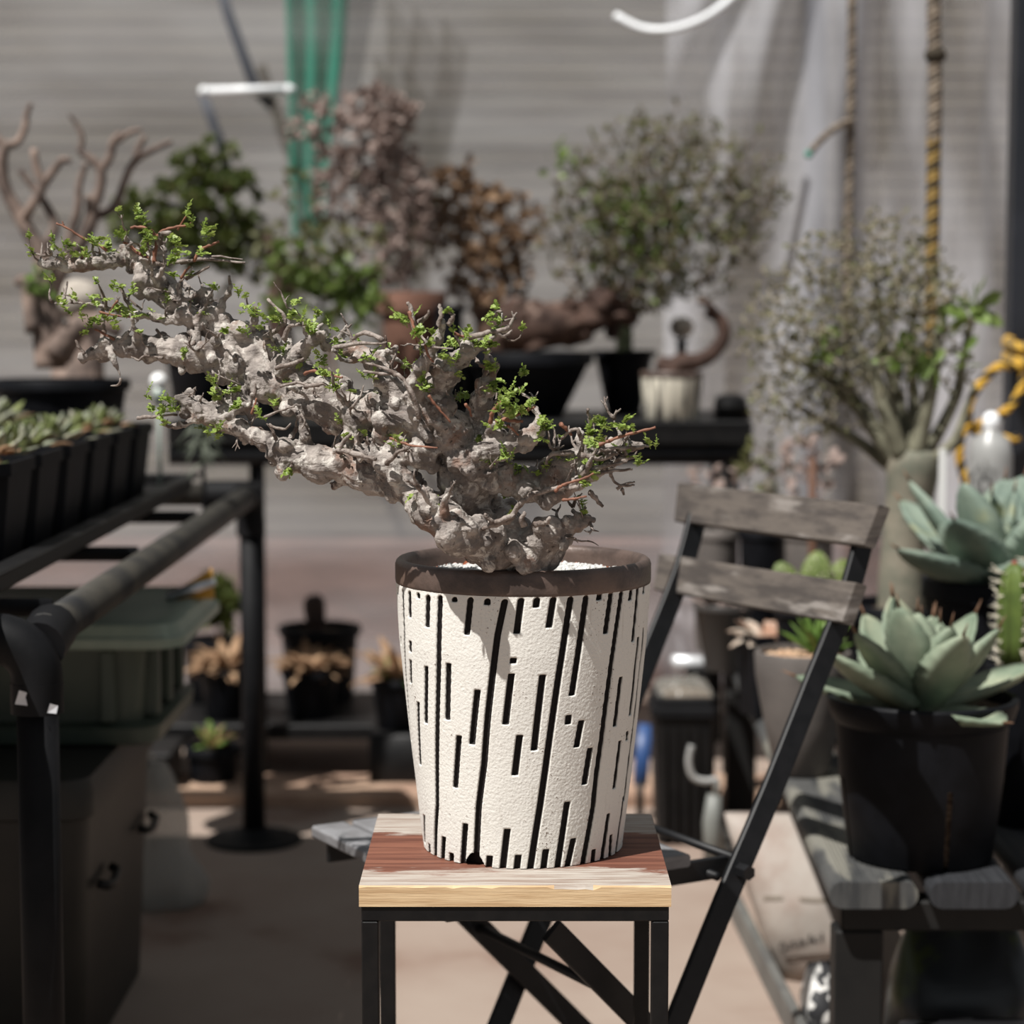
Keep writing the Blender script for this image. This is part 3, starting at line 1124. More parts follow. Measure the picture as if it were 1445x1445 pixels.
# ---- red-brown young shoots
M_SHOOT = mat('red_shoot', rgb(142, 98, 78), 0.6, rgb(110, 74, 60), 90, spec=0.3)
SHOOTS = [([(152, 354), (130, 341), (114, 334), (97, 323), (79, 315)], 2.6, .0), ([(217, 372), (219, 355), (221, 340), (214, 326), (198, 320), (184, 321)], 3.6, .0), ([(221, 338), (228, 327), (242, 322), (258, 319), (271, 315)], 3.0, -.004),
          ([(212, 366), (192, 355), (180, 343), (174, 344)], 3.2, -.01), ([(274, 368), (280, 356), (289, 349), (300, 345), (309, 340)], 3.0, -.01), ([(255, 393), (262, 382), (268, 376)], 2.8, -.01), ([(162, 480), (145, 470), (134, 465)], 2.6, -.02),
          ([(692, 597), (694, 584), (700, 575), (708, 566)], 3.6, -.03), ([(699, 596), (712, 591), (735, 584), (756, 573)], 3.4, -.034), ([(715, 592), (730, 594), (738, 595)], 3.2, -.034), ([(657, 570), (662, 578), (666, 588)], 2.4, -.03),
          ([(842, 630), (860, 622), (880, 615), (905, 608), (925, 603)], 2.9, -.045), ([(783, 694), (790, 687), (800, 682), (822, 676), (838, 668)], 2.6, -.07), ([(793, 706), (810, 704), (828, 700)], 2.4, -.06), ([(790, 598), (798, 604), (806, 614)], 3.4, -.03),
          ([(429, 528), (444, 523), (460, 530), (470, 530), (483, 533)], 2.6, -.04), ([(550, 618), (572, 626), (590, 630), (618, 632)], 2.2, -.05), ([(604, 558), (612, 568), (622, 580), (636, 596)], 2.4, -.04), ([(577, 440), (582, 455), (585, 464), (588, 484)], 2.8, -.03),
          ([(600, 485), (604, 500), (612, 512)], 2.4, -.03), ([(355, 584), (360, 570), (362, 562)], 2.2, -.04), ([(716, 600), (724, 606), (732, 614)], 2.2, -.04), ([(640, 470), (655, 475), (662, 460)], 2.4, .0), ([(120, 350), (118, 360), (112, 368)], 1.8, .0),
          ([(250, 325), (262, 306), (268, 300)], 1.6, -.004), ([(90, 318), (88, 312)], 1.6, 0), ([(166, 424), (158, 435), (150, 448)], 2.0, -.02), ([(140, 440), (165, 446), (190, 448)], 2.0, -.02)]
sh = MB()
rng = random.Random(9)
SH_PTS = []
for pts, r, dy in SHOOTS:
    s = spline([(x, y, dy) for x, y in pts], 4)
    P = [lp(x, y, d) + rdir(rng) * r * U * 0.25 for x, y, d in s]
    n = len(P)
    sh = MB()
    sh.tube(P, [r * U * (0.92 - 0.4 * i / max(1, n - 1)) * (1.2 if i % 3 == 1 else 0.92) for i in range(n)], 7)
    SH_PTS += P
    sh.build('shoot', M_SHOOT, bonsai, label='red-brown young shoot')

# ---- foliage: little pinnate leaves in tufts; (px, py, spread px)
M_LEAF = mat('fresh_green_leaf', rgb(120, 142, 62), 0.45, rgb(156, 172, 92), 60, trans=0.3, spec=0.4)
M_PETIOLE = mat('petiole', rgb(124, 150, 66), 0.5)
TUFTS = [(95, 352, 22), (85, 348, 14), (120, 355, 16), (150, 342, 18), (135, 338, 14), (175, 328, 16), (200, 310, 20), (195, 300, 14), (212, 325, 16), (262, 300, 12), (268, 312, 14), (243, 334, 14), (300, 325, 16), (290, 322, 14), (265, 345, 16), (250, 360, 16),
         (240, 368, 14), (245, 385, 14), (165, 400, 18), (180, 412, 14), (168, 430, 18), (140, 425, 15), (95, 430, 20), (110, 424, 14), (122, 460, 18), (135, 455, 16), (155, 447, 18), (160, 465, 12), (190, 440, 16), (215, 445, 14), (265, 432, 14), (290, 445, 12), (280, 360, 12),
         (308, 404, 12), (335, 412, 16), (350, 430, 20), (362, 440, 16), (385, 452, 18), (430, 455, 26), (445, 440, 16), (462, 470, 18), (440, 500, 22), (400, 495, 14), (460, 520, 20), (470, 542, 18), (455, 505, 14), (500, 490, 16), (520, 497, 18), (545, 492, 16), (350, 470, 12),
         (575, 452, 18), (566, 440, 12), (585, 472, 18), (600, 490, 16), (612, 470, 20), (640, 490, 18), (655, 475, 24), (672, 482, 22), (690, 458, 14), (705, 456, 12), (640, 505, 18), (600, 545, 22), (620, 552, 20), (650, 560, 18), (690, 545, 18), (705, 540, 18), (715, 556, 22), (722, 580, 18),
         (745, 580, 14), (750, 570, 12), (700, 600, 16), (735, 530, 10), (695, 522, 14), (238, 573, 26), (252, 568, 18), (232, 590, 14), (208, 558, 8), (300, 560, 18), (318, 550, 14), (290, 590, 22), (310, 600, 18), (300, 540, 10), (330, 575, 14), (295, 612, 14), (372, 588, 12), (385, 568, 12),
         (540, 612, 14), (556, 632, 16), (565, 622, 12), (640, 622, 12), (715, 640, 18), (710, 662, 20), (730, 660, 18), (735, 632, 14), (768, 602, 20), (762, 612, 16), (775, 598, 14), (830, 604, 18), (850, 592, 20), (862, 598, 18), (880, 600, 16), (892, 604, 14), (838, 628, 14), (900, 652, 16), (885, 645, 12),
         (822, 678, 18), (835, 662, 14), (845, 655, 12), (765, 665, 14), (710, 692, 12), (720, 718, 12), (600, 702, 16), (612, 722, 10), (682, 744, 10), (826, 716, 12), (822, 728, 8), (842, 650, 12), (918, 634, 8), (790, 640, 12), (668, 600, 14), (540, 560, 14), (520, 530, 14), (480, 500, 14),
         (625, 600, 12), (690, 490, 16), (630, 440, 10), (580, 520, 14), (410, 440, 14), (230, 420, 12), (330, 500, 10), (370, 455, 12)]
rng = random.Random(4)
lf = MB()
ALLP = [p for p, r, t in LIMB_PTS] + [p for p, d in TW_ENDS] + SH_PTS
def pinnate(p, d, L, rngg):
    """one leaf: a curved rachis with paired round leaflets"""
    n = rngg.randrange(3, 6)
    up = (V((0, 0, 1)) + rdir(rngg) * 0.5).normalized()
    pts = [p]
    cur = p
    dd = d.normalized()
    for k in range(n + 1):
        dd = (dd + V((0, 0, -0.10)) + rdir(rngg) * 0.12).normalized()
        cur = cur + dd * (L / (n + 1))
        pts.append(cur)
    lf.tube(pts, [0.00042] * len(pts), 4, 1)
    for k in range(1, n + 1):
        q = pts[k]
        t = (pts[k + 1] - pts[k]).normalized()
        s = t.cross(up).normalized()
        for sg in (-1, 1):
            z = rngg.uniform(0.0030, 0.0052) * (0.75 + 0.4 * math.sin(k / n * PI))
            leaf(lf, q, s * sg + t * 0.45 + rdir(rngg) * 0.35, up + rdir(rngg) * 0.5, z * 1.15, z, 0, 0.18)
    z = rngg.uniform(0.0034, 0.005)
    leaf(lf, pts[-1], dd, up, z, z * 0.95, 0, 0.2)
for (x, y, s) in TUFTS:
    c0 = at(x, y, PY + LEAN)
    near = min(ALLP, key=lambda q: (q.x - c0.x) ** 2 + (q.z - c0.z) ** 2)
    n = max(2, int(s / 4.2))
    cy = near.y + rng.uniform(-0.022, 0.004)
    for k in range(n):
        c = at(x + rng.gauss(0, s * 0.34), y + rng.gauss(0, s * 0.3), cy + rng.gauss(0, s * 0.3 * U))
        base = c + V((rng.uniform(-.3, .3), rng.uniform(-.3, .3), -0.5)) * s * U * 0.7
        d = (c - base).normalized() + rdir(rng) * 0.7
        pinnate(base, d, rng.uniform(11, 19) * U, rng)
for p, d in TW_ENDS:
    if rng.random() < 0.13 and p.z > lp(0, 700, 0).z:
        for k in range(rng.randrange(1, 3)):
            pinnate(p, d + rdir(rng) * 0.6, rng.uniform(9, 15) * U, rng)
lf.build('foliage', [M_LEAF, M_PETIOLE], bonsai, kind='stuff')
# ================================================================== the setting
M_FLOOR = mat('pale_concrete', rgb(146, 132, 121), 0.85, rgb(134, 117, 106), 1.3, bump=0.1, bump_scale=60, spec=0.2, col3=rgb(118, 96, 84), scale3=2.6, ramp3=(0.56, 0.7))
b = MB()
b.box((0, 2.2, -0.05), (11, 8.6, 0.1))
b.build('floor', M_FLOOR, None, smooth=False, kind='structure')
WY = 6.35
M_SIDING = mat('grey_siding', rgb(112, 106, 95), 0.7, rgb(102, 95, 86), 3, spec=0.2, stretch=(1, 1, 6))
b = MB()
n = 64
pitch = 0.052
zs = 0.46
for i in range(n):
    z0 = zs + i * pitch
    b.add([(-4.5, WY, z0), (4.5, WY, z0), (4.5, WY + 0.0035, z0 + pitch * 0.93), (-4.5, WY + 0.0035, z0 + pitch * 0.93)], [(0, 1, 2, 3)])
    b.add([(-4.5, WY + 0.0035, z0 + pitch * 0.93), (4.5, WY + 0.0035, z0 + pitch * 0.93), (4.5, WY, z0 + pitch), (-4.5, WY, z0 + pitch)], [(0, 1, 2, 3)])
b.hexa([(-4.5, WY + 0.012, 0), (4.5, WY + 0.012, 0), (4.5, WY + 0.12, 0), (-4.5, WY + 0.12, 0), (-4.5, WY + 0.012, zs + n * pitch), (4.5, WY + 0.012, zs + n * pitch), (4.5, WY + 0.12, zs + n * pitch), (-4.5, WY + 0.12, zs + n * pitch)])
b.build('wall_back', M_SIDING, None, smooth=False, kind='structure')
M_PINKBASE = mat('pinkish_footing', rgb(128, 104, 96), 0.85, rgb(108, 88, 82), 4, spec=0.15, stretch=(1, 1, 4))
b = MB()
b.box((0, WY - 0.045, 0.225), (9, 0.1, 0.45), bev=0.012)
b.build('baseboard_back', M_PINKBASE, None, smooth=False, kind='structure')
M_KERB = mat('sandy_kerb', rgb(168, 142, 122), 0.85, rgb(140, 114, 98), 5, spec=0.15)
b = MB()
ky = at_z(520, 1140, 0).y
b.box((-0.1, ky + 0.1, 0.012), (5.0, 0.2, 0.05), bev=0.01)
b.build('trim_kerb', M_KERB, None, smooth=False, kind='structure')

# ---- clear plastic sheeting hung in front of the siding
M_SHEET = sheer('clear_plastic_film', (0.80, 0.80, 0.83, 1), 0.66, 0.22, 0.7, 0.20, 1.5, math.radians(38), (0.45, 1, 3.2))
M_SHEET2 = sheer('creased_plastic_film', (0.78, 0.78, 0.83, 1), 0.60, 0.2, 0.8, 0.34, 1.7, math.radians(-22), (3.4, 1, 0.6), (0.34, 0.66))
def sheet(name, x0, x1, z0, z1, Y, folds, label, seed, nx=110, nz=70, m=None, cat='plastic sheet'):
    b = MB()
    vs = []
    for i in range(nz + 1):
        for j in range(nx + 1):
            u, v = j / nx, i / nz
            x = x0 + (x1 - x0) * u
            z = z0 + (z1 - z0) * v
            y = Y + folds(x, z, u, v)
            vs.append((x, y, z))
    fs = []
    for i in range(nz):
        for j in range(nx):
            a = i * (nx + 1) + j
            fs.append((a, a + 1, a + nx + 2, a + nx + 1))
    b.add(vs, fs)
    o = b.build(name, m or M_SHEET)
    return tag(o, label, cat)
def folds_a(x, z, u, v):
    d = 0.035 * noise.noise(V((x * 2.2 + z * 0.8, z * 0.7, 1.7)))
    d += 0.016 * noise.noise(V((x * 6 + z * 3.0, z * 1.3, 4.1)))
    t = x + 0.62 * (z - 1.6)
    d += 0.012 * math.exp(-((t + 1.55) / 0.05) ** 2) + 0.012 * math.exp(-((t + 1.2) / 0.035) ** 2)
    return d
def folds_b(x, z, u, v):
    # gathered at the top, fanning out below
    cx = 0.98
    a = (x - cx) / (0.35 + 0.55 * max(0.0, 2.25 - z))
    d = 0.05 * math.sin(a * 16 + 2 * noise.noise(V((z * 0.9, x, 3)))) * math.exp(-abs(a) * 0.5)
    d += 0.03 * noise.noise(V((x * 3, z * 1.1, 8)))
    d += 0.012 * noise.noise(V((x * 11, z * 4, 2)))
    return d
sheet('plastic_curtain', -3.2, 0.6, 0.02, 3.2, 6.02, folds_a, 'broad clear plastic sheet hung across the back wall behind the shrubs', 1)
sheet('plastic_curtain', 0.42, 2.6, 0.02, 3.2, 5.9, folds_b, 'gathered cloudy plastic sheet hanging behind the two ropes', 2, m=M_SHEET2)
M_DARKPOLE = mat('dark_wall_pole', rgb(40, 42, 50), 0.5)
b = MB()
p = at(1150, 200, 6.22)
b.tube([V((p.x, 6.22, 0)), V((p.x, 6.22, 3.1))], 0.03, 12)
tag(b.build('wall_pole', M_DARKPOLE), 'dark upright pole showing dimly through the gathered plastic sheet', 'pole')
# ---- green netting
M_NET = sheer('green_netting', rgb(48, 146, 122), 0.30, 0.6, 0.2, 0.14, 5.0)
x0, x1 = at(402, 170, 5.78).x, at(490, 170, 5.78).x
def folds_n(x, z, u, v):
    return 0.02 * math.sin(u * 15 + z * 2.0) + 0.02 * noise.noise(V((x * 8, z * 3, 5)))
b = MB()
vs, fs = [], []
nx, nz = 30, 60
for i in range(nz + 1):
    v = i / nz
    zt = 2.3 + (at(440, 345, 5.78).z - 2.3) * v
    for j in range(nx + 1):
        u = j / nx
        w = 1 - 0.35 * v + 0.12 * math.sin(v * 5)
        x = x0 + (x1 - x0) * (u * w + 0.08 * v)
        vs.append((x, 5.78 + folds_n(x, zt, u, v), zt + 0.03 * math.sin(u * 5) * v))
for i in range(nz):
    for j in range(nx):
        a = i * (nx + 1) + j
        fs.append((a, a + 1, a + nx + 2, a + nx + 1))
b.add(vs, fs)
tag(b.build('hanging_net', M_NET), 'teal green garden netting hanging in a narrow strip by the back wall', 'net')
# ---- dark cloth bunched beside the net
M_DARKCLOTH = sheer('dark_cloth', rgb(80, 82, 90), 0.6, 0.7, 0.2)
b = MB()
vs, fs = [], []
x0, x1 = at(468, 80, 5.84).x, at(565, 80, 5.84).x
for i in range(41):
    v = i / 40
    zt = 2.3 + (at(500, 150, 5.84).z - 2.3) * v
    for j in range(25):
        u = j / 24
        x = x0 + (x1 - x0) * (u * (1 - 0.65 * v))
        vs.append((x, 5.84 + 0.03 * math.sin(u * 18 + v) + 0.02 * math.sin(u * 7), zt))
for i in range(40):
    for j in range(24):
        a = i * 25 + j
        fs.append((a, a + 1, a + 26, a + 25))
b.add(vs, fs)
tag(b.build('hanging_cloth', M_DARKCLOTH), 'dark grey shade cloth bunched beside the green netting', 'cloth')
# ---- straps, tube, wire
M_STRAP = mat('dark_strap', rgb(70, 72, 78), 0.7, spec=0.2)
P = [at(*p) for p in ((300, -60, 5.9), (322, 20, 5.86), (342, 75, 5.84), (362, 128, 5.84), (385, 150, 5.86))]
b = MB()
b.tube(P, 1, flat=(0.030, 0.004, (1, 0, 0.2)))
tag(b.build('hanging_strap', M_STRAP), 'dark strap slanting down the plastic sheet to the white tube', 'strap', 'dark straps on the plastic sheet')
P = [at(*p) for p in ((285, 130, 5.86), (298, 165, 5.84), (312, 205, 5.84), (322, 250, 5.86))]
b = MB()
b.tube(P, 1, flat=(0.028, 0.004, (1, 0, 0.2)))
tag(b.build('hanging_strap', M_STRAP), 'short dark strap hanging below the left end of the white tube', 'strap', 'dark straps on the plastic sheet')
M_WHITETUBE = mat('white_metal_tube', rgb(232, 234, 236), 0.35, spec=0.6)
t = thing('mounted_tube', 'straight white tube fixed level across the plastic sheet', 'tube', at(350, 128, 5.78))
b = MB()
b.tube([at(288, 129, 5.78), at(410, 126, 5.78)], 0.0125, 12)
b.build('tube', M_WHITETUBE, t)
for p in ((288, 129), (410, 126)):
    b = MB()
    b.ball(at(p[0], p[1], 5.775), 0.0145, 12, 8)
    b.build('end_cap', M_WHITETUBE, t)
b = MB()
P = spline([tuple(at(*p)) for p in ((868, 22, 5.7), (905, 40, 5.68), (945, 42, 5.66), (985, 30, 5.66), (1020, 8, 5.68), (1050, -20, 5.7))], 5)
b.tube(P, 0.0105, 10)
tag(b.build('hanging_hose', M_WHITETUBE), 'shiny white hose sagging across the top of the plastic sheet', 'hose')
# ================================================================== left bench of dark pipe
M_PIPE = mat('dark_grey_pipe', rgb(42, 41, 40), 0.6, rgb(64, 61, 55), 9, spec=0.25, bump=0.06, col3=rgb(24, 25, 28), scale3=5, ramp3=(0.5, 0.7))
M_PIPEBLUE = mat('black_pipe', rgb(12, 13, 15), 0.62, rgb(20, 20, 22), 12, spec=0.15, bump=0.05)
M_SCUFF = mat('pale_scuff', rgb(196, 198, 202), 0.6)
RX = -0.545
NY, FY = 2.42, 4.43
RZ = 0.735
PR = 0.024
rack = thing('pipe_bench', 'dark pipe display bench along the left side carrying rows of black pots', 'bench', (RX, 3.4, 0))
def elbow(b, c, d1, d2, r, R, seg=14, n=8):
    """quarter bend centred on the corner c from arm d1 to arm d2"""
    d1, d2 = V(d1), V(d2)
    pts = [c + d1 * (R + 0.02)]
    o = c + (d1 + d2) * R
    for i in range(n + 1):
        a = PI / 2 * i / n
        pts.append(o - d2 * R * math.cos(a) - d1 * R * math.sin(a))
    pts.append(c + d2 * (R + 0.02))
    b.tube(pts, r, seg)
def sleeve(b, p, q, r):
    b.tube([p, q], r, 16)
b = MB()
b.tube([(RX, NY + 0.04, RZ), (RX, FY - 0.04, RZ)], PR, 18)
b.build('rail', M_PIPE, rack)
for y, dy in ((NY, 1), (FY, -1)):
    b = MB()
    b.tube([(RX, y, 0.006), (RX, y, RZ - 0.04)], PR, 18)
    b.build('post', M_PIPEBLUE, rack)
    b = MB()
    c = V((RX, y, RZ))
    if dy == 1:
        elbow(b, c, (-1, 0, 0), (0, 0, -1), PR + 0.006, 0.045)
    else:
        elbow(b, c, (0, dy, 0), (0, 0, -1), PR + 0.005, 0.035)
    sleeve(b, c + V((0, dy * (0.012 if dy == 1 else 0.05), -0.012 if dy == 1 else 0)), c + V((0, dy * 0.085, 0)), PR + 0.0065)
    sleeve(b, c + V((0, 0, -0.05)), c + V((0, 0, -0.085)), PR + 0.0065)
    # side outlet towards the far leg
    sleeve(b, c + V((-0.06 if dy == 1 else 0.0, 0, 0)), c + V((-0.09, 0, 0)), PR + 0.0065)
    e = b.build('elbow', M_PIPEBLUE, rack, auto=50)
    if dy == 1:
        b = MB()
        for (px, py, s) in ((32, 985, 0.009), (74, 1000, 0.006)):
            p = at(px, py, NY - PR - 0.0065)
            b.add([p + V((-s, 0, -s * 0.8)), p + V((s * 0.7, 0.001, -s)), p + V((s, 0.002, s * 0.5)), p + V((-s * 0.4, -0.001, s))], [(0, 1, 2, 3)])
        b.build('scuff', M_SCUFF, e, smooth=False)
    b = MB()
    b.tube([(RX - 0.06, y, RZ), (RX - 0.80, y, RZ)], PR, 18)
    b.build('cross_bar', M_PIPEBLUE if dy == 1 else M_PIPE, rack)
    b = MB()
    b.tube([(RX - 0.82, y, 0.006), (RX - 0.82, y, RZ)], PR, 14)
    b.build('post', M_PIPEBLUE, rack)
    b = MB()
    b.lathe([(0.001, 0.0), (0.10, 0.0), (0.102, 0.004), (0.098, 0.009), (0.05, 0.013), (0.034, 0.028), (0.026, 0.03)], (RX, y, 0), 40)
    b.build('foot_plate', M_PIPEBLUE, rack, auto=40)
b = MB()
b.tube([(RX - 0.82, NY, RZ), (RX - 0.82, FY, RZ)], PR, 14)
b.build('rail', M_PIPE, rack)
# tray standing on the bars
M_TRAY = mat('black_plastic', rgb(11, 11, 12), 0.5, rgb(20, 19, 19), 30, spec=0.25)
TX1 = -0.625
TZ = 0.781
tray = thing('plant_tray', 'long black tray with a raised edge lying on the pipe bench', 'tray', (-0.98, 3.2, TZ))
b = MB()
ty0, ty1 = 2.15, 4.12
b.box((-0.9925, (ty0 + ty1) / 2, TZ - 0.006), (0.735, ty1 - ty0, 0.012))
b.build('base', M_TRAY, tray, smooth=False)
for x in (TX1, -1.36):
    b = MB()
    b.box((x, (ty0 + ty1) / 2, TZ + 0.005), (0.012, ty1 - ty0, 0.034), bev=0.003)
    b.box((x + (0.012 if x > -1 else -0.012), (ty0 + ty1) / 2, TZ + 0.02), (0.03, ty1 - ty0, 0.006), bev=0.003)
    b.build('edge', M_TRAY, tray, smooth=False)
for y in (ty0, ty1):
    b = MB()
    b.box((-0.99, y, TZ + 0.005), (0.72, 0.012, 0.034), bev=0.003)
    b.build('edge', M_TRAY, tray, smooth=False)
# support bars under the tray
for y in (2.6, 3.2, 3.8):
    b = MB()
    b.tube([(RX - 0.82, y, RZ + 0.012), (RX - 0.02, y, RZ + 0.012)], 0.0115, 10)
    b.build('support_bar', M_PIPEBLUE, rack)

# ---- rows of square black pots with rosette succulents
M_BLACKPOT = mat('black_pot', rgb(11, 12, 15), 0.55, rgb(17, 18, 22), 25, spec=0.12)
M_SOIL = mat('potting_soil', rgb(74, 62, 52), 0.95, rgb(128, 112, 96), 160, spec=0.1, ramp=(0.45, 0.6))
M_SUCC = mat('dull_green_succulent', rgb(74, 84, 44), 0.55, rgb(112, 118, 74), 40, spec=0.35)
M_SUCC2 = mat('grey_green_succulent', rgb(118, 124, 104), 0.6, rgb(160, 158, 140), 40, spec=0.3)
M_DRY = mat('dry_leaf', rgb(168, 140, 112), 0.8, rgb(130, 100, 76), 40, spec=0.15)
NEIGH = ['in the bare front corner of the tray', 'behind the front corner pot', 'third along the tray edge', 'fourth along the tray edge', 'fifth along the tray edge', 'at the far end of the tray edge']
rng = random.Random(61)
ys = [2.80, 2.98, 3.17, 3.36, 3.55, 3.75]
def succulent(name, label, c, rngg, big, group):
    t = thing(name, label, 'succulent', c, group)
    pot_square(t, c, 0.135, 0.165, 0.13, M_BLACKPOT, M_SOIL, 0.0, 0.016)
    z = c[2] + 0.119
    f = MB()
    g = MB()
    n = rngg.randrange(18, 26)
    for i in range(n):
        az = i * 2.399 + rngg.uniform(-.2, .2)
        q = i / n
        el = 0.3 + 1.05 * q + rngg.uniform(-.25, .25)
        L = big * (1.0 - 0.45 * q) * rngg.uniform(0.85, 1.15)
        fleshy(f if rngg.random() < 0.6 else g, (c[0] + 0.012 * math.cos(az) * (1 - q), c[1] + 0.012 * math.sin(az) * (1 - q), z + 0.012 * q), az, el, L, L * 0.40, L * 0.09, rngg.uniform(-0.25, 0.35), 6, 0, widest=0.4)
    if f.v:
        f.build('leaves', M_SUCC, t)
    if g.v:
        g.build('pale_leaves', M_SUCC2, t, label='paler grey-green leaves')
    if rngg.random() < 0.8:
        d = MB()
        for k in range(6):
            az = rngg.uniform(0, 6.28)
            fleshy(d, (c[0] + 0.03 * math.cos(az), c[1] + 0.03 * math.sin(az), z + 0.006), az, rngg.uniform(0.2, 0.9), big * 0.75, 0.022, 0.003, -0.9, 5)
        d.build('dead_leaves', M_DRY, t)
    return t
for i, y in enumerate(ys):
    z = TZ
    succulent('potted_succulent', 'rosette succulent in a square black pot, ' + NEIGH[i], (-0.725, y, z), rng, (0.05, 0.064, 0.064, 0.066, 0.062, 0.058)[i], 'succulents along the tray edge')
ROW2 = ['beside the front corner pot', 'second in the back row', 'third in the back row', 'fourth in the back row', 'fifth in the back row', 'last in the back row']
for i, y in enumerate(ys):
    succulent('tall_succulent', 'taller leafy succulent in a square black pot, ' + ROW2[i], (-0.925, y + 0.0, TZ), rng, rng.uniform(0.082, 0.096), 'taller succulents in the back row')
# pots of the third row, seen between the others
for i, y in enumerate(ys[:5]):
    succulent('broad_succulent', 'broad pale-leaved succulent in the row furthest from the walkway, ' + ('front end', 'second from the front', 'middle of its row', 'second from the far end', 'far end')[i],
              (-1.13, y + 0.0, TZ), rng, rng.uniform(0.085, 0.098), 'broad succulents in the third row')
# little air plant hanging off the tray edge
M_WISP = mat('silver_air_plant', rgb(128, 134, 120), 0.7, rgb(92, 100, 84), 60)
c = at(287, 632, 3.98)
t = thing('air_plant', 'wispy silver air plant hanging at the far end of the tray', 'plant', c)
b = MB()
rng = random.Random(3)
for i in range(60):
    a = rng.uniform(0, 6.28)
    d = V((math.cos(a) * 0.6, math.sin(a) * 0.6, rng.uniform(-0.5, 1.0))).normalized()
    p = V(c) + V((0, 0, rng.uniform(-0.03, 0.05)))
    q = p + d * rng.uniform(0.03, 0.06)
    b.tube([p, (p + q) / 2 + V((0, 0, 0.008)), q + V((0, 0, -0.012))], [0.0022, 0.0016, 0.0006], 4)
b.build('leaves', M_WISP, t)
b = MB()
b.tube([c + V((-0.03, 0.0, 0.06)), c + V((0, 0, 0.02)), c + V((0, 0, -0.12)), c + V((0.0, 0, -0.165))], [0.002, 0.004, 0.004, 0.003], 6)
b.build('hanging_wire', M_PIPEBLUE, t)
# white globe bulb
M_BULB = mat('white_glazed_ball', rgb(232, 232, 230), 0.3, spec=0.6)
M_BULBNECK = mat('pale_glass_neck', rgb(150, 160, 152), 0.3, spec=0.6)
c = at(224, 538, 4.05)
t = thing('globe_stake', 'small white globe on a stake rising behind the last tray pots', 'ornament', (c.x, c.y, TZ))
b = MB()
b.ball(c, 0.0165, 20, 12)
b.build('globe', M_BULB, t)
b = MB()
b.tube([(c.x, c.y, TZ), (c.x, c.y, c.z - 0.035)], 0.004, 8)
b.tube([(c.x, c.y, c.z - 0.04), (c.x, c.y, c.z - 0.012)], [0.011, 0.013], 14)
b.build('stake', M_BULBNECK, t)

# ---- bare grey-barked tree at the far end of the bench
M_BARKL = mat('pink_grey_bark', rgb(122, 106, 97), 0.75, rgb(84, 73, 68), 30, bump=0.3, bump_scale=120, spec=0.2, col3=rgb(158, 138, 126), scale3=9, ramp3=(0.5, 0.65))
TY = 4.25
t = thing('bare_branched_tree', 'bare forking grey-barked tree in a black pot at the far left of the bench', 'potted tree', (at(90, 470, TY).x, TY, TZ))
cx = at(85, 470, TY).x
pot_round(t, (cx, TY, TZ), 0.20, 0.13, 0.10, M_BLACKPOT, M_SOIL)
b = MB()
u = pxm(TY)
def limb(b, pts, dy=0.0, seg=9, Y=TY):
    s = spline([(x, y, r, d) for x, y, r, d in pts], 4)
    b.tube([at(x, y, Y + d + dy) for x, y, r, d in s], [max(0.8, r) * pxm(Y) for x, y, r, d in s], seg)
rng = random.Random(8)
limb(b, [(72, 520, 22, 0), (70, 470, 24, 0), (62, 430, 18, .0), (50, 400, 15, 0)])
limb(b, [(80, 500, 22, -.02), (110, 462, 17, -.03), (140, 455, 12, -.04), (170, 470, 9, -.04)])
limb(b, [(50, 470, 14, -.02), (38, 400, 10, -.02), (22, 400, 6, -.02)])
limb(b, [(68, 455, 16, 0), (64, 400, 14, 0), (58, 360, 12, 0), (45, 335, 11, 0), (30, 308, 10, 0), (14, 280, 9, 0), (4, 255, 9, .0), (2, 225, 9, .0), (8, 205, 7, 0)])
limb(b, [(66, 440, 12, .02), (82, 390, 12, .03), (100, 360, 11, .03), (118, 335, 11, .03), (130, 305, 10, .03), (128, 275, 9, .03)])
limb(b, [(32, 312, 8, 0), (45, 290, 7, -.02), (60, 262, 7, -.02), (52, 238, 6, -.02), (48, 210, 5, -.02)])
limb(b, [(60, 262, 7, -.02), (76, 240, 6, -.02), (88, 226, 5.5, -.02), (100, 228, 4, -.02)])
limb(b, [(128, 300, 8, .03), (140, 270, 7.5, .03), (142, 240, 7, .03), (125, 222, 6, .03), (112, 216, 4.5, .03)])
limb(b, [(142, 240, 7, .03), (155, 222, 6, .03), (160, 200, 6, .03), (172, 188, 4.5, .03)])
limb(b, [(128, 305, 8, .05), (150, 300, 7, .06), (165, 285, 6, .06), (178, 250, 5.5, .06), (190, 228, 5.5, .06), (215, 212, 5, .06), (242, 200, 4, .06)])
limb(b, [(190, 228, 5, .06), (195, 210, 5, .06), (205, 192, 4, .06)])
limb(b, [(8, 206, 7, 0), (25, 200, 5.5, 0), (35, 180, 5, 0), (38, 160, 4.5, 0), (44, 145, 3, 0)])
limb(b, [(8, 206, 6, 0), (-10, 190, 6, 0), (-20, 170, 5, 0)])
limb(b, [(95, 365, 8, .06), (100, 330, 7, .07), (110, 295, 6, .07), (112, 260, 5, .07), (122, 230, 4.5, .07)])
limb(b, [(60, 350, 8, .05), (78, 320, 7, .06), (62, 285, 6, .06), (45, 262, 5, .06), (28, 240, 4.5, .06)])
limb(b, [(112, 215, 4.5, .03), (116, 195, 4, .03), (108, 175, 3.2, .03), (98, 162, 2.5, .03)])
limb(b, [(165, 200, 5, .03), (185, 186, 4, .03), (200, 184, 3, .03)])
b.build('trunk', M_BARKL, t)
b = MB()
M_GRNLEAF = mat('mid_green_leaf', rgb(88, 118, 50), 0.5, rgb(122, 148, 74), 30, trans=0.3)
c0 = at(56, 400, TY - 0.05)
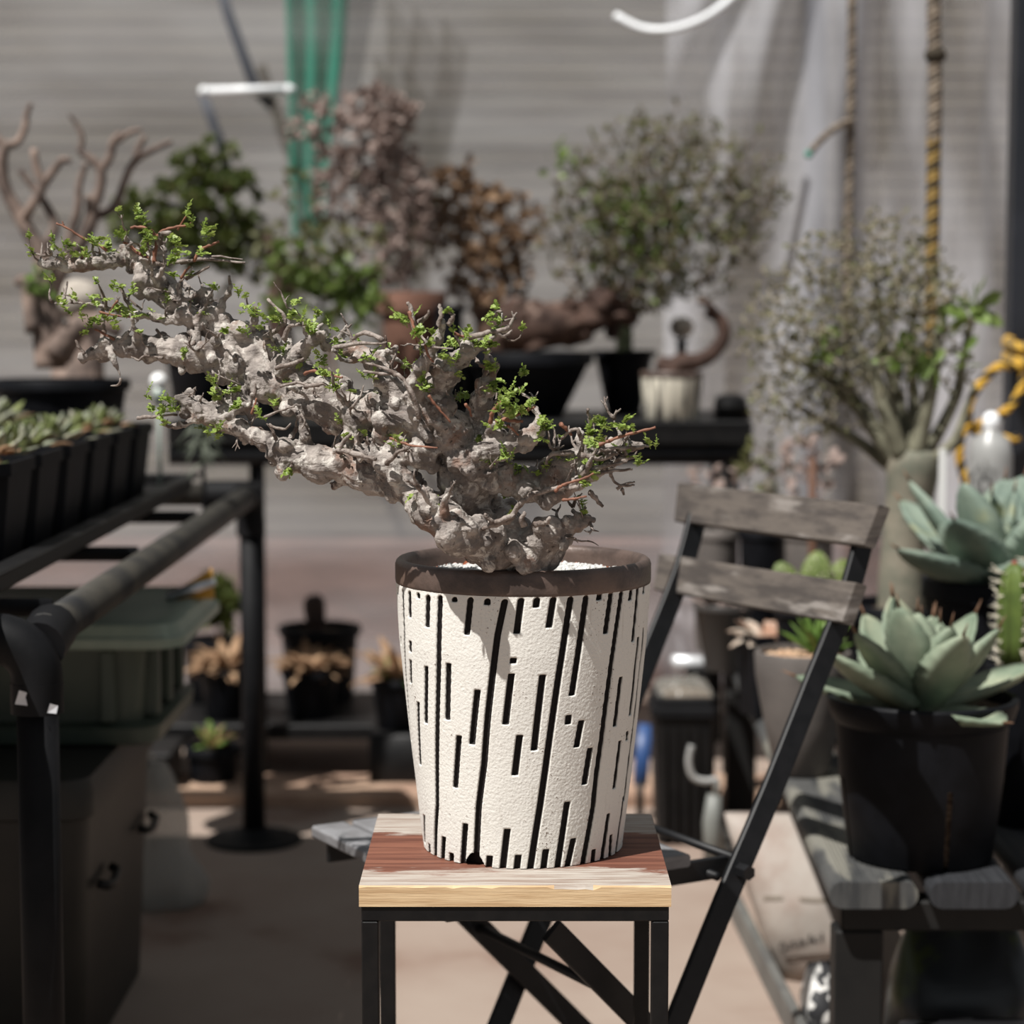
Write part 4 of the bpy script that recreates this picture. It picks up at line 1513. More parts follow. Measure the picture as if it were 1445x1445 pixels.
for i in range(26):
    leaf(b, c0 + rdir(rng) * 0.022, rdir(rng), rdir(rng), 0.022, 0.014)
b.build('leaves', M_GRNLEAF, t)
M_PALESTONE = mat('pale_stone', rgb(178, 170, 160), 0.85, rgb(146, 138, 128), 30, spec=0.15)
c0 = at(108, 415, TY + 0.22)
o = MB()
o.ball((c0.x, c0.y, c0.z - 0.012), 0.055, 14, 9, sq=(1, 0.8, 0.8))
o.v = [p + V((0, 0, 0.008 * noise.noise(p * 30))) for p in o.v]
ob = o.build('stone', M_PALESTONE)
tag(ob, 'pale rounded stone on a stump behind the bare grey-barked tree', 'stone')
o = MB()
o.lathe([(0.001, 0), (0.06, 0), (0.058, 0.1), (0.052, c0.z - 0.057 - TZ)], (c0.x, c0.y, TZ), 18, wob=0.06, cap=True)
tag(o.build('stump', M_BARKL), 'short grey stump standing on the bench end under a pale stone', 'stump')

# ---- green storage box on a dark bin under the bench
M_GREENBOX = mat('grey_green_plastic', rgb(58, 67, 58), 0.45, rgb(68, 76, 66), 8, spec=0.4)
M_GREENLID = mat('grey_green_lid', rgb(142, 152, 136), 0.45, rgb(126, 138, 124), 6, spec=0.4)
M_BIN = mat('dark_bin_plastic', rgb(34, 33, 30), 0.55, rgb(44, 42, 38), 6, spec=0.35)
BX0, BX1, BY0, BY1 = -1.02, -0.60, 2.98, 3.56
BINH = 0.445
t = thing('storage_bin', 'tall dark bin on the floor under the left bench below the green box', 'bin', ((BX0 + BX1) / 2, (BY0 + BY1) / 2, 0))
def rrect(x0, x1, y0, y1, z, r, n=5):
    out = []
    for cx, cy, a0 in ((x1 - r, y0 + r, -PI / 2), (x1 - r, y1 - r, 0), (x0 + r, y1 - r, PI / 2), (x0 + r, y0 + r, PI)):
        for i in range(n + 1):
            a = a0 + PI / 2 * i / n
            out.append(V((cx + r * math.cos(a), cy + r * math.sin(a), z)))
    return out
def ins(d, z, r=0.04, q=(0, 0, 0, 0)):
    return rrect(BX0 + d, BX1 - d, BY0 + d, BY1 - d, z, r)
b = MB()
b.loft([ins(0.03, 0), ins(0.025, 0.01), ins(0.008, BINH - 0.06), ins(0.0, BINH - 0.055), ins(0.0, BINH - 0.02), ins(0.006, BINH)], True)
b.build('body', M_BIN, t, auto=40)
for y in (BY0 + 0.12, BY1 - 0.12):
    b = MB()
    x = BX1 - 0.004
    P = [V((x, y - 0.05, 0.28)), V((x + 0.012, y - 0.045, 0.275)), V((x + 0.014, y, 0.268)), V((x + 0.012, y + 0.045, 0.275)), V((x, y + 0.05, 0.28))]
    b.tube(P, 0.007, 8)
    b.build('handle', M_TRAY, t)
GX0, GX1, GY0, GY1 = -1.0, -0.50, 3.20, 3.66
def gi(dx, dy, z, r=0.05):
    return rrect(GX0 + dx, GX1 - dx, GY0 + dy, GY1 - dy, z, r)
t = thing('storage_box', 'grey-green lidded plastic storage box tucked under the left bench', 'box', ((GX0 + GX1) / 2, (GY0 + GY1) / 2, BINH))
b = MB()
b.loft([gi(0.06, 0.04, BINH, 0.03), gi(0.045, 0.025, BINH + 0.006, 0.04), gi(0.042, 0.02, BINH + 0.03), gi(0.075, 0.05, BINH + 0.036, 0.03), gi(0.066, 0.042, BINH + 0.150, 0.03), gi(0.05, 0.03, BINH + 0.155)], True)
for x in (GX1 - 0.12, GX1 - 0.22, GX1 - 0.32):
    b.box((x, GY0 + 0.042, BINH + 0.094), (0.022, 0.03, 0.115), bev=0.004)
for y in (GY0 + 0.10, GY0 + 0.22, GY0 + 0.34):
    b.box((GX1 - 0.066, y, BINH + 0.094), (0.03, 0.022, 0.115), bev=0.004)
b.build('body', M_GREENBOX, t, auto=40)
b = MB()
b.loft([gi(0.012, 0.0, BINH + 0.155), gi(0.0, -0.008, BINH + 0.158), gi(0.0, -0.008, BINH + 0.172), gi(0.006, -0.002, BINH + 0.175), gi(0.012, 0.004, BINH + 0.192), gi(0.03, 0.02, BINH + 0.197), gi(0.05, 0.04, BINH + 0.193), gi(0.06, 0.05, BINH + 0.193)], True)
b.build('lid', M_GREENLID, t, auto=40)
M_YELLOW = mat('yellow_plastic', rgb(206, 156, 52), 0.45, rgb(180, 130, 40), 30)
c = at(276, 852, 3.5)
t = thing('spring_clamp', 'small yellow clamp lying on the corner of the green box lid', 'clamp', (c.x, c.y, BINH + 0.21))
zb = BINH + 0.194
b = MB()
b.hexa([(c.x - .03, c.y - .012, zb), (c.x + .03, c.y + .0, zb), (c.x + .03, c.y + .012, zb), (c.x - .03, c.y + .012, zb),
        (c.x - .022, c.y - .01, zb + .02), (c.x + .028, c.y, zb + .05), (c.x + .026, c.y + .01, zb + .05), (c.x - .022, c.y + .01, zb + .02)])
b.build('handle', M_YELLOW, t, smooth=False)
b = MB()
b.tube([(c.x - .045, c.y - .02, zb + 0.006), (c.x - .01, c.y - .014, zb + 0.016), (c.x + .035, c.y - .01, zb + .03)], [0.008, 0.009, 0.006], 8)
b.build('jaw', mat('bright_steel', rgb(190, 192, 195), 0.3, metal=0.8), t)
# ---- slumped clear plastic bag
M_BAG = sheer('cloudy_bag', (0.36, 0.36, 0.34, 1), 0.35, 0.3, 0.4)
c = at_z(232, 1275, 0)
t = thing('plastic_bag', 'slumped cloudy plastic bag standing on the floor beside the dark bin', 'bag', (c.x, c.y, 0))
b = MB()
rings = []
for i in range(15):
    v = i / 14
    w = 0.075 * (1 - 0.55 * v ** 2) * (1 + 0.1 * math.sin(v * 9))
    ring = []
    for j in range(22):
        a = 2 * PI * j / 22
        k = w * (1 + 0.22 * noise.noise(V((math.cos(a) * 2, math.sin(a) * 2, v * 4))))
        ring.append(V((c.x - 0.03 * v + k * math.cos(a), c.y + k * 0.8 * math.sin(a), 0.002 + v * 0.27)))
    rings.append(ring)
b.loft(rings, True)
b.build('body', M_BAG, t)
b = MB()
b.tube([rings[-1][0] * 0.5 + rings[-1][11] * 0.5, V((c.x - 0.045, c.y, 0.30)), V((c.x - 0.07, c.y, 0.325))], [0.02, 0.012, 0.024], 10)
b.build('twisted_neck', M_BAG, t)
# ================================================================== long dark bench by the back wall
BZ = 0.865
BYF, BYR = 4.93, 5.55
bench = thing('back_bench', 'long black bench in front of the plastic sheet, crowded with potted shrubs', 'bench', (-0.1, 5.2, 0))
bx0, bx1 = at(236, 630, BYF).x, at(1062, 610, BYF).x
b = MB()
b.box(((bx0 + bx1) / 2, (BYF + BYR) / 2, BZ - 0.013), (bx1 - bx0, BYR - BYF, 0.026), bev=0.004)
b.box(((bx0 + bx1) / 2, BYF + 0.008, BZ - 0.03), (bx1 - bx0, 0.016, 0.05), bev=0.003)
b.build('top', M_TRAY, bench, smooth=False)
b = MB()
b.tube([(bx0, BYF + 0.03, BZ - 0.079), (bx1, BYF + 0.03, BZ - 0.079)], 0.024, 16)
b.build('front_rail', M_PIPEBLUE, bench)
for x, y in ((-0.597, BYF + 0.05), (-0.66, BYR - 0.04), (0.515, BYF + 0.05), (0.53, BYR - 0.04)):
    if True:
        b = MB()
        b.tube([(x, y, 0), (x, y, BZ - 0.03)], 0.018, 12)
        b.build('leg', M_PIPEBLUE, bench)

M_STEMGREY = mat('grey_brown_twig', rgb(116, 102, 88), 0.8, rgb(84, 72, 62), 40, spec=0.15)
M_STEMPINK = mat('pinkish_grey_twig', rgb(150, 132, 126), 0.8, rgb(104, 90, 86), 30, spec=0.15)
M_STEMBROWN = mat('brown_twig', rgb(116, 92, 78), 0.8, rgb(84, 66, 56), 30, spec=0.15)
M_LEAFDARK = mat('dark_green_leaf', rgb(70, 84, 38), 0.55, rgb(98, 106, 54), 30, trans=0.25)
M_LEAFOLIVE = mat('olive_leaf', rgb(104, 104, 66), 0.6, rgb(84, 86, 50), 25, trans=0.25)
M_LEAFBRIGHT = mat('bright_green_leaf', rgb(96, 118, 54), 0.5, rgb(126, 144, 82), 25, trans=0.3)
M_LEAFBROWN = mat('brown_leaf', rgb(136, 108, 80), 0.7, rgb(104, 80, 60), 25, trans=0.15)
M_LEAFPINK = mat('dry_pinkish_leaf', rgb(168, 150, 142), 0.75, rgb(134, 116, 108), 25, trans=0.15)
M_CAUDEX = mat('red_brown_caudex', rgb(84, 66, 58), 0.8, rgb(54, 42, 38), 14, bump=0.8, bump_scale=45, spec=0.15, col3=rgb(120, 102, 92), scale3=20, ramp3=(0.58, 0.7))
M_TERRA = mat('terracotta', rgb(122, 90, 77), 0.85, rgb(102, 74, 62), 12, spec=0.2)
M_STONEPOT = mat('beige_stoneware', rgb(172, 160, 142), 0.8, rgb(150, 138, 120), 25, spec=0.2)

def px_tips(rng, cx, cy, rx, ry, Y, n, dep=0.5, shell=0.0):
    """n points filling a rounded crown seen at (cx, cy), rx by ry pixels"""
    c = at(cx, cy, Y)
    u = pxm(Y)
    return ell_tips(rng, c, (rx * u, rx * u * dep, ry * u), n, shell)

# ---- dark green conifer-like shrub
rng = random.Random(101)
Y = 5.28
p0 = at(292, 560, Y)
t = thing('dark_shrub', 'dense dark green shrub in a black pot at the left end of the back bench', 'shrub', (p0.x, Y, BZ))
pot_round(t, (p0.x, Y, BZ), 0.15, 0.10, 0.08, M_BLACKPOT, M_SOIL)
w, l = MB(), MB()
tips = px_tips(rng, 292, 300, 80, 88, Y, 190, 0.8) + px_tips(rng, 300, 240, 50, 45, Y, 40, 0.8) + px_tips(rng, 250, 330, 60, 60, Y, 50, 0.8) + px_tips(rng, 195, 315, 46, 48, Y, 60, 0.8) + px_tips(rng, 340, 350, 48, 50, Y, 60, 0.8)
bush(w, l, (p0.x, Y, BZ + 0.13), tips, 0.014, 0.0016, rng, leaves=20, lsize=0.019, lw=0.45)
w.build('stems', M_STEMBROWN, t)
l.build('foliage', M_LEAFDARK, t)
# ---- leafy pale green shrub in a beige bowl
rng = random.Random(102)
Y = 5.06
p0 = at(443, 590, Y)
t = thing('leafy_shrub', 'light green leafy shrub in a low beige stoneware pot on the back bench', 'shrub', (p0.x, Y, BZ))
pot_round(t, (p0.x, Y, BZ), 0.062, 0.088, 0.07, M_STONEPOT, M_SOIL, lip=0.004, lip_h=0.012, soil_drop=0.008)
w, l, l2 = MB(), MB(), MB()
tips = px_tips(rng, 435, 400, 70, 70, Y, 70) + px_tips(rng, 495, 420, 60, 50, Y, 50)
bush(w, l, (p0.x, Y, BZ + 0.05), tips, 0.013, 0.0016, rng, leaves=6, lsize=0.025, lw=0.7)
bush(w, l2, (p0.x, Y, BZ + 0.05), px_tips(rng, 420, 300, 40, 60, Y, 18) + px_tips(rng, 480, 350, 80, 40, Y, 40), 0.008, 0.0014, rng, leaves=3, lsize=0.024, lw=0.6)
w.build('stems', M_STEMBROWN, t)
l.build('foliage', M_LEAFBRIGHT, t)
l2.build('old_foliage', M_LEAFOLIVE, t, label='duller olive leaves')
# ---- twisted dark trunk left of it
rng = random.Random(109)
Y = 5.2
p0 = at(392, 560, Y)
t = thing('stumpy_plant', 'stumpy brown trunk with few dark leaves between the dark and the light green shrubs', 'potted tree', (p0.x, Y, BZ))
pot_round(t, (p0.x, Y, BZ), 0.1, 0.07, 0.055, M_BLACKPOT, M_SOIL)
w, l = MB(), MB()
limb(w, [(392, 530, 16, 0), (398, 480, 17, 0), (390, 430, 17, 0), (400, 390, 15, 0), (385, 350, 11, 0), (375, 330, 6, 0)], Y=Y)
limb(w, [(396, 420, 13, 0), (420, 395, 9, 0), (432, 370, 5, 0)], Y=Y)
w.build('trunk', M_CAUDEX, t)
for q in px_tips(rng, 385, 360, 30, 40, Y, 60):
    leaf(l, q, rdir(rng), rdir(rng), 0.026, 0.014)
l.build('foliage', M_LEAFOLIVE, t)

# ---- tall pinkish grey twiggy shrub in terracotta
rng = random.Random(103)
Y = 5.3
p0 = at(582, 590, Y)
rimz = at(582, 412, Y).z
t = thing('twiggy_shrub', 'tall pinkish-grey twiggy shrub in a terracotta pot below the green netting', 'shrub', (p0.x, Y, BZ))
pot_round(t, (p0.x, Y, BZ), rimz - BZ, 0.078, 0.055, M_TERRA, M_SOIL, lip=0.008, lip_h=0.05)
w, l, l2 = MB(), MB(), MB()
tips = px_tips(rng, 535, 190, 58, 75, Y, 170, 0.8) + px_tips(rng, 560, 310, 58, 95, Y, 160, 0.8) + px_tips(rng, 445, 170, 48, 40, Y, 24) + px_tips(rng, 480, 260, 50, 70, Y, 50)
bush(w, l, (p0.x, Y, rimz - 0.03), tips, 0.017, 0.0021, rng, leaves=7, lsize=0.022, lw=0.6)
w.build('stems', M_STEMPINK, t)
l.build('foliage', M_LEAFPINK, t)
for q in px_tips(rng, 540, 320, 80, 110, Y, 70):
    leaf(l2, q, rdir(rng), rdir(rng), 0.022, 0.014)
l2.build('green_leaves', M_LEAFOLIVE, t, label='scattered green leaves')
# small black pot beside it
Y = 5.14
p0 = at(634, 590, Y)
t = thing('empty_pot', 'plain black pot standing to the right of the terracotta pot', 'plant pot', (p0.x, Y, BZ))
pot_round(t, (p0.x, Y, BZ), at(634, 432, Y).z - BZ, 0.035, 0.03, M_BLACKPOT, M_SOIL, lip=0.003, lip_h=0.012, soil_drop=0.03)
# ---- rusty brown bush
rng = random.Random(104)
Y = 5.42
p0 = at(690, 590, Y)
t = thing('brown_bush', 'rusty brown dry-leaved bush rising behind the big black bowl', 'shrub', (p0.x, Y, BZ))
pot_round(t, (p0.x, Y, BZ), 0.17, 0.085, 0.07, M_BLACKPOT, M_SOIL)
w, l = MB(), MB()
limb(w, [(690, 490, 20, 0), (688, 450, 18, 0), (694, 420, 15, 0)], Y=Y)
tips = px_tips(rng, 705, 325, 66, 70, Y, 130) + px_tips(rng, 640, 310, 42, 80, Y, 90) + px_tips(rng, 690, 400, 70, 55, Y, 110) + px_tips(rng, 640, 255, 30, 35, Y, 24)
bush(w, l, tuple(at(694, 425, Y)), tips, 0.014, 0.0016, rng, leaves=4, lsize=0.024, lw=0.6)
w.build('stems', M_STEMBROWN, t)
l.build('foliage', M_LEAFBROWN, t)

# ---- broad bush on a huge lying caudex in a black bowl
rng = random.Random(105)
Y = 5.14
p0 = at(748, 590, Y)
R = 84 * pxm(Y)
t = thing('caudex_bush', 'wide green-leaved bush on a thick lying red-brown trunk in a big black bowl', 'bonsai', (p0.x, Y, BZ))
rimz = at(748, 496, Y).z
pot_round(t, (p0.x, Y, BZ), rimz - BZ, R, R * 0.55, M_BLACKPOT, M_SOIL, lip=0.008, lip_h=0.03, soil_drop=0.012)
w, l, l2 = MB(), MB(), MB()
limb(w, [(694, 470, 20, 0), (720, 466, 30, 0), (755, 462, 33, 0), (795, 455, 30, 0), (835, 446, 24, 0), (868, 438, 17, 0), (895, 430, 12, 0)], Y=Y, seg=14)
limb(w, [(760, 490, 30, 0), (752, 470, 26, 0)], Y=Y, seg=12)
for _ in range(90):
    f = rng.random()
    q = at(700 + 170 * f, 464 - 22 * f, Y)
    w.ball(q + rdir(rng) * 0.046, rng.uniform(0.012, 0.034), 9, 7, 0, (rng.uniform(.7, 1.3), 1, rng.uniform(.6, 1.2)))
w.build('trunk', M_CAUDEX, t)
w = MB()
tips = px_tips(rng, 925, 300, 150, 145, Y, 560, 0.5) + px_tips(rng, 930, 330, 150, 110, Y, 260, 0.5) + px_tips(rng, 1010, 255, 100, 90, Y, 110, 0.5) + px_tips(rng, 945, 195, 60, 60, Y, 60, 0.5) + px_tips(rng, 825, 330, 75, 100, Y, 120, 0.5) + px_tips(rng, 1060, 290, 55, 80, Y, 70, 0.5) + px_tips(rng, 900, 400, 80, 45, Y, 90, 0.5)
BASES = [at(812, 432, Y), at(850, 428, Y), at(892, 424, Y), at(870, 424, Y)]
for k in range(4):
    sub = [q for i, q in enumerate(tips) if min(range(4), key=lambda j: abs(BASES[j].x + (j - 1.5) * 0.03 - q.x) + 0.05 * ((i + j) % 3)) == k]
    if sub:
        bush(w, l, tuple(BASES[k]), sub, 0.011, 0.0021, rng, leaves=2.1, lsize=0.018, lw=0.5, jit=0.45)
w.build('stems', M_STEMGREY, t)
l.build('foliage', M_LEAFOLIVE, t)
for (cx, cy, rx, ry, n) in ((925, 315, 65, 55, 210), (800, 225, 35, 25, 24), (860, 290, 50, 50, 60), (1040, 330, 30, 20, 14), (930, 390, 40, 40, 40), (880, 370, 50, 30, 40)):
    for q in px_tips(rng, cx, cy, rx, ry, Y, n):
        leaf(l2, q, rdir(rng), rdir(rng), 0.026, 0.018)
l2.build('young_foliage', M_LEAFBRIGHT, t, label='brighter young leaves')

# ---- square black pot with pale grit
Y = 5.3
p0 = at(880, 590, Y)
M_PALEGRIT = mat('pale_grit', rgb(206, 204, 200), 0.9, rgb(160, 156, 150), 90, bump=0.5, bump_scale=200)
t = thing('gritty_pot_plant', 'stout green stem in a wide-rimmed black pot topped with white grit', 'potted plant', (p0.x, Y, BZ))
pot_round(t, (p0.x, Y, BZ), at(880, 494, Y).z - BZ, 0.075, 0.042, M_BLACKPOT, M_PALEGRIT, lip=0.008, lip_h=0.012, soil_drop=0.004, soil_name='grit')
b = MB()
zz = at(880, 494, Y).z
b.tube([(p0.x - 0.0, Y, zz - 0.006), (p0.x + 0.002, Y, zz + 0.05), (p0.x - 0.004, Y, zz + 0.09)], [0.022, 0.02, 0.014], 10)
b.build('stem', mat('dark_green_stem', rgb(60, 70, 50), 0.6, rgb(84, 92, 66), 30), t)
b = MB()
rng = random.Random(3)
for k in range(16):
    leaf(b, V((p0.x, Y, zz + 0.09)) + rdir(rng) * 0.02, rdir(rng) + V((0, 0, 0.5)), rdir(rng), 0.035, 0.014)
b.build('leaves', M_LEAFOLIVE, t)
# heap of white grit on a saucer in front-left of it
p1 = at(855, 494, 4.97)

# ---- small white ribbed pot with a bowed trunk
Y = 5.0
p0 = at(948, 592, Y)
R = 43 * pxm(Y)
H = at(948, 524, Y).z - BZ
t = thing('ribbed_pot_bonsai', 'little bowed bonsai in a white pot streaked with slanting black ribs', 'bonsai', (p0.x, Y, BZ))
def ribbed():
    m = bpy.data.materials.new('white_ribbed_clay')
    m.use_nodes = True
    nt = m.node_tree
    bs = nt.nodes['Principled BSDF']
    bs.inputs['Roughness'].default_value = 0.8
    tc = nt.nodes.new('ShaderNodeTexCoord')
    mp = nt.nodes.new('ShaderNodeMapping')
    mp.inputs['Rotation'].default_value = (0, math.radians(18), 0)
    mp.inputs['Scale'].default_value = (110, 20, 9)
    nt.links.new(tc.outputs['Object'], mp.inputs['Vector'])
    n = nt.nodes.new('ShaderNodeTexNoise')
    n.inputs['Scale'].default_value = 1.0
    n.inputs['Detail'].default_value = 1
    nt.links.new(mp.outputs[0], n.inputs['Vector'])
    r = nt.nodes.new('ShaderNodeValToRGB')
    r.color_ramp.elements[0].position = 0.40
    r.color_ramp.elements[0].color = rgb(48, 44, 40)
    r.color_ramp.elements[1].position = 0.52
    r.color_ramp.elements[1].color = rgb(206, 200, 184)
    nt.links.new(n.outputs['Fac'], r.inputs[0])
    nt.links.new(r.outputs[0], bs.inputs['Base Color'])
    return m
M_RIB = ribbed()
b = MB()
b.lathe([(0.001, 0), (R * 0.86, 0), (R * 0.9, 0.004), (R, H - 0.02), (R, H - 0.012)], (p0.x, Y, BZ), 48, wob=0.02)
pt_ = b.build('pot', M_RIB, t, auto=50)
b = MB()
b.lathe([(R, H - 0.014), (R + 0.002, H - 0.012), (R + 0.002, H - 0.001), (R, H), (R - 0.007, H), (R - 0.008, H - 0.02)], (p0.x, Y, BZ), 48)
b.build('rim', M_BRONZE, pt_)
b = MB()
b.lathe([(R - 0.0085, H - 0.01), (R * 0.5, H - 0.004), (0.001, H - 0.002)], (p0.x, Y, BZ), 32)
b.build('soil', M_SOIL, t)
b = MB()
limb(b, [(946, 530, 16, 0), (958, 514, 15, 0), (985, 510, 12, 0), (1008, 496, 11, 0), (1022, 472, 10, 0), (1014, 448, 9, 0), (996, 440, 8, 0)], Y=Y)
limb(b, [(950, 520, 13, 0), (934, 512, 10, 0), (938, 524, 11, 0)], Y=Y)
limb(b, [(1018, 452, 6, 0), (1000, 430, 5, -.02), (985, 425, 4, -.03)], Y=Y)
b.build('trunk', M_CAUDEX, t)
# pale pebbles wired on the bend: rounded white stone behind
o = MB()
q = at(962, 462, 5.24)
o.ball(q, 0.03, 14, 9, sq=(1, 0.8, 0.9))
t2 = thing('stone_on_stand', 'white rounded stone on a slim black stand behind the bowed little bonsai', 'stone', (q.x, 5.24, BZ))
o.build('stone', M_PALESTONE, t2)
o = MB()
o.lathe([(0.001, 0), (0.045, 0), (0.045, 0.006), (0.012, 0.012), (0.012, q.z - BZ - 0.034), (0.024, q.z - BZ - 0.029), (0.001, q.z - BZ - 0.027)], (q.x, 5.24, BZ), 20)
o.build('stand', M_TRAY, t2, auto=40)
# low dark saucers and a tipped pot at the bench end
p0 = at(1034, 594, 5.0)
t = thing('black_saucers', 'pile of low black plastic saucers at the right end of the back bench', 'saucers', (p0.x, 5.0, BZ))
b = MB()
for i, (r, z) in enumerate(((0.05, 0), (0.046, 0.012))):
    b.lathe([(0.001, z), (r * 0.8, z), (r, z + 0.016), (r - 0.003, z + 0.016), (r * 0.78, z + 0.004), (0.001, z + 0.004)], (p0.x, 5.0, BZ), 28)
b.build('saucer', M_TRAY, t, auto=40)
b = MB()
b.lathe([(0.001, 0.024), (0.034, 0.024), (0.04, 0.03), (0.036, 0.052), (0.02, 0.06), (0.001, 0.062)], (p0.x - 0.005, 5.0, BZ), 24)
b.build('lid', M_TRAY, t, auto=40)

# ================================================================== low shelf of dried plants under the back bench
SZ = 0.135
shelf = thing('low_shelf', 'low dark shelf on the floor under the back bench holding dried plants', 'shelf', (-0.55, 5.25, 0))
sx0, sx1 = at(205, 1040, 5.02).x, at(560, 1040, 5.02).x
b = MB()
b.box(((sx0 + sx1) / 2, 5.252, SZ - 0.018), (sx1 - sx0, 0.46, 0.036), bev=0.004)
b.build('board', M_TRAY, shelf, smooth=False)
for x in (sx0 + 0.03, sx1 - 0.03):
    for y in (5.07, 5.43):
        b = MB()
        b.box((x, y, (SZ - 0.036) / 2), (0.045, 0.045, SZ - 0.036), bev=0.003)
        b.build('foot', M_TRAY, shelf, smooth=False)
def dried(px, Y, w, h, n, label, seed, L, green=0.0, base=SZ, name='dried_plant', grp=None, cat='dried plant', rimy=None):
    rng = random.Random(seed)
    p = at(px, 1000, Y)
    t = thing(name, label, cat, (p.x, Y, base), grp)
    pot_round(t, (p.x, Y, base), h, w, w * 0.78, M_BLACKPOT, M_SOIL, lip=0.004, lip_h=0.014, soil_drop=0.01)
    d, g = MB(), MB()
    for i in range(int(n * 1.5)):
        az = rng.uniform(0, 6.28)
        el = rng.uniform(0.2, 1.2)
        m = g if rng.random() < green else d
        fleshy(m, (p.x + 0.02 * math.cos(az), Y + 0.02 * math.sin(az), base + h - 0.01), az, el, L * rng.uniform(0.6, 1.2), L * rng.uniform(0.18, 0.36), 0.003, rng.uniform(-1.5, -0.3), 6, widest=0.4)
    if d.v:
        d.build('dry_leaves', M_DRY, t)
    if g.v:
        g.build('leaves', M_GRNLEAF, t)
    return t
GRP = 'dried plants on the low shelf'
dried(322, 5.12, 0.068, 0.125, 46, 'tan dried plant in a black pot just left of the far bench post', 11, 0.088, grp=GRP)
dried(438, 5.12, 0.068, 0.12, 52, 'tan dried plant spilling over a black pot right of the far bench post', 12, 0.088, grp=GRP)
dried(566, 4.915, 0.07, 0.12, 40, 'dried plant with green shoots partly hidden behind the white slotted pot', 14, 0.105, 0.25, grp=GRP, base=0.15)
p = at(566, 1000, 4.915)
b = MB()
b.box((p.x + 0.03, 4.915, 0.075), (0.20, 0.17, 0.15), bev=0.006)
tag(b.build('low_block', M_TRAY), 'low black block under the dried plant beside the white slotted pot', 'block')
# dark round pot with a stumpy brown stem
Y = 5.4
p = at(452, 1000, Y)
t = thing('stump_in_pot', 'single brown stump with a dark top in a wide black pot behind the dried plants', 'potted plant', (p.x, Y, SZ))
pot_round(t, (p.x, Y, SZ), 0.185, 0.10, 0.085, M_BLACKPOT, M_SOIL)
b = MB()
limb(b, [(447, 930, 9, 0), (448, 900, 11, 0), (446, 878, 12, 0)], Y=Y)
b.build('stem', M_CAUDEX, t)
b = MB()
limb(b, [(446, 880, 13, 0), (444, 862, 16, 0), (443, 848, 15, 0), (442, 840, 9, 0)], Y=Y)
b.build('stem_tip', mat('dark_stem_tip', rgb(58, 46, 42), 0.8), t)
# dark foliage behind the green box
rng = random.Random(21)
Y = 5.35
p = at(300, 1000, Y)
t = thing('dark_leafy_plant', 'dark green leafy plant on the low shelf behind the green storage box', 'potted plant', (p.x, Y, SZ))
pot_round(t, (p.x, Y, SZ), 0.16, 0.075, 0.06, M_BLACKPOT, M_SOIL)
w, l = MB(), MB()
bush(w, l, (p.x, Y, SZ + 0.14), px_tips(rng, 300, 855, 38, 42, Y, 60), 0.008, 0.0015, rng, leaves=5, lsize=0.032, lw=0.6)
w.build('stems', M_STEMBROWN, t)
l.build('foliage', M_LEAFDARK, t)
# small reddish-green plant low in front
rng = random.Random(22)
Y = 4.86
p = at(300, 1000, Y)
t = thing('red_tipped_plant', 'small red and green plant low down left of the far bench post', 'potted plant', (p.x, Y, 0))
pot_round(t, (p.x, Y, 0), 0.12, 0.06, 0.048, M_BLACKPOT, M_SOIL)
b, g = MB(), MB()
M_REDLEAF = mat('reddish_leaf', rgb(140, 92, 76), 0.6, rgb(104, 110, 56), 30)
for i in range(40):
    az = rng.uniform(0, 6.28)
    fleshy(b if i % 2 else g, (p.x, Y, 0.112), az, rng.uniform(0.2, 1.3), rng.uniform(0.04, 0.07), 0.018, 0.004, rng.uniform(-0.4, 0.4), 5)
b.build('red_leaves', M_REDLEAF, t, label='reddish leaves')
g.build('leaves', M_GRNLEAF, t)
# black crate at the left end of the shelf
p = at(215, 1100, 4.86)
b = MB()
x0, x1 = p.x - 0.12, p.x + 0.055
t = thing('black_crate', 'low black crate on the floor at the left end of the low shelf', 'crate', ((x0 + x1) / 2, 4.86, 0))
b.box(((x0 + x1) / 2, 4.86, 0.005), (x1 - x0, 0.2, 0.01))
for y in (4.765, 4.955):
    b.box(((x0 + x1) / 2, y, 0.06), (x1 - x0, 0.01, 0.10))
for x in (x0 + 0.005, x1 - 0.005):
    b.box((x, 4.86, 0.06), (0.01, 0.18, 0.10))
b.build('body', M_TRAY, t, smooth=False)
b = MB()
b.box(((x0 + x1) / 2, 4.86, 0.113), (x1 - x0 + 0.012, 0.21, 0.012), bev=0.003)
b.build('lid', M_TRAY, t, smooth=False)
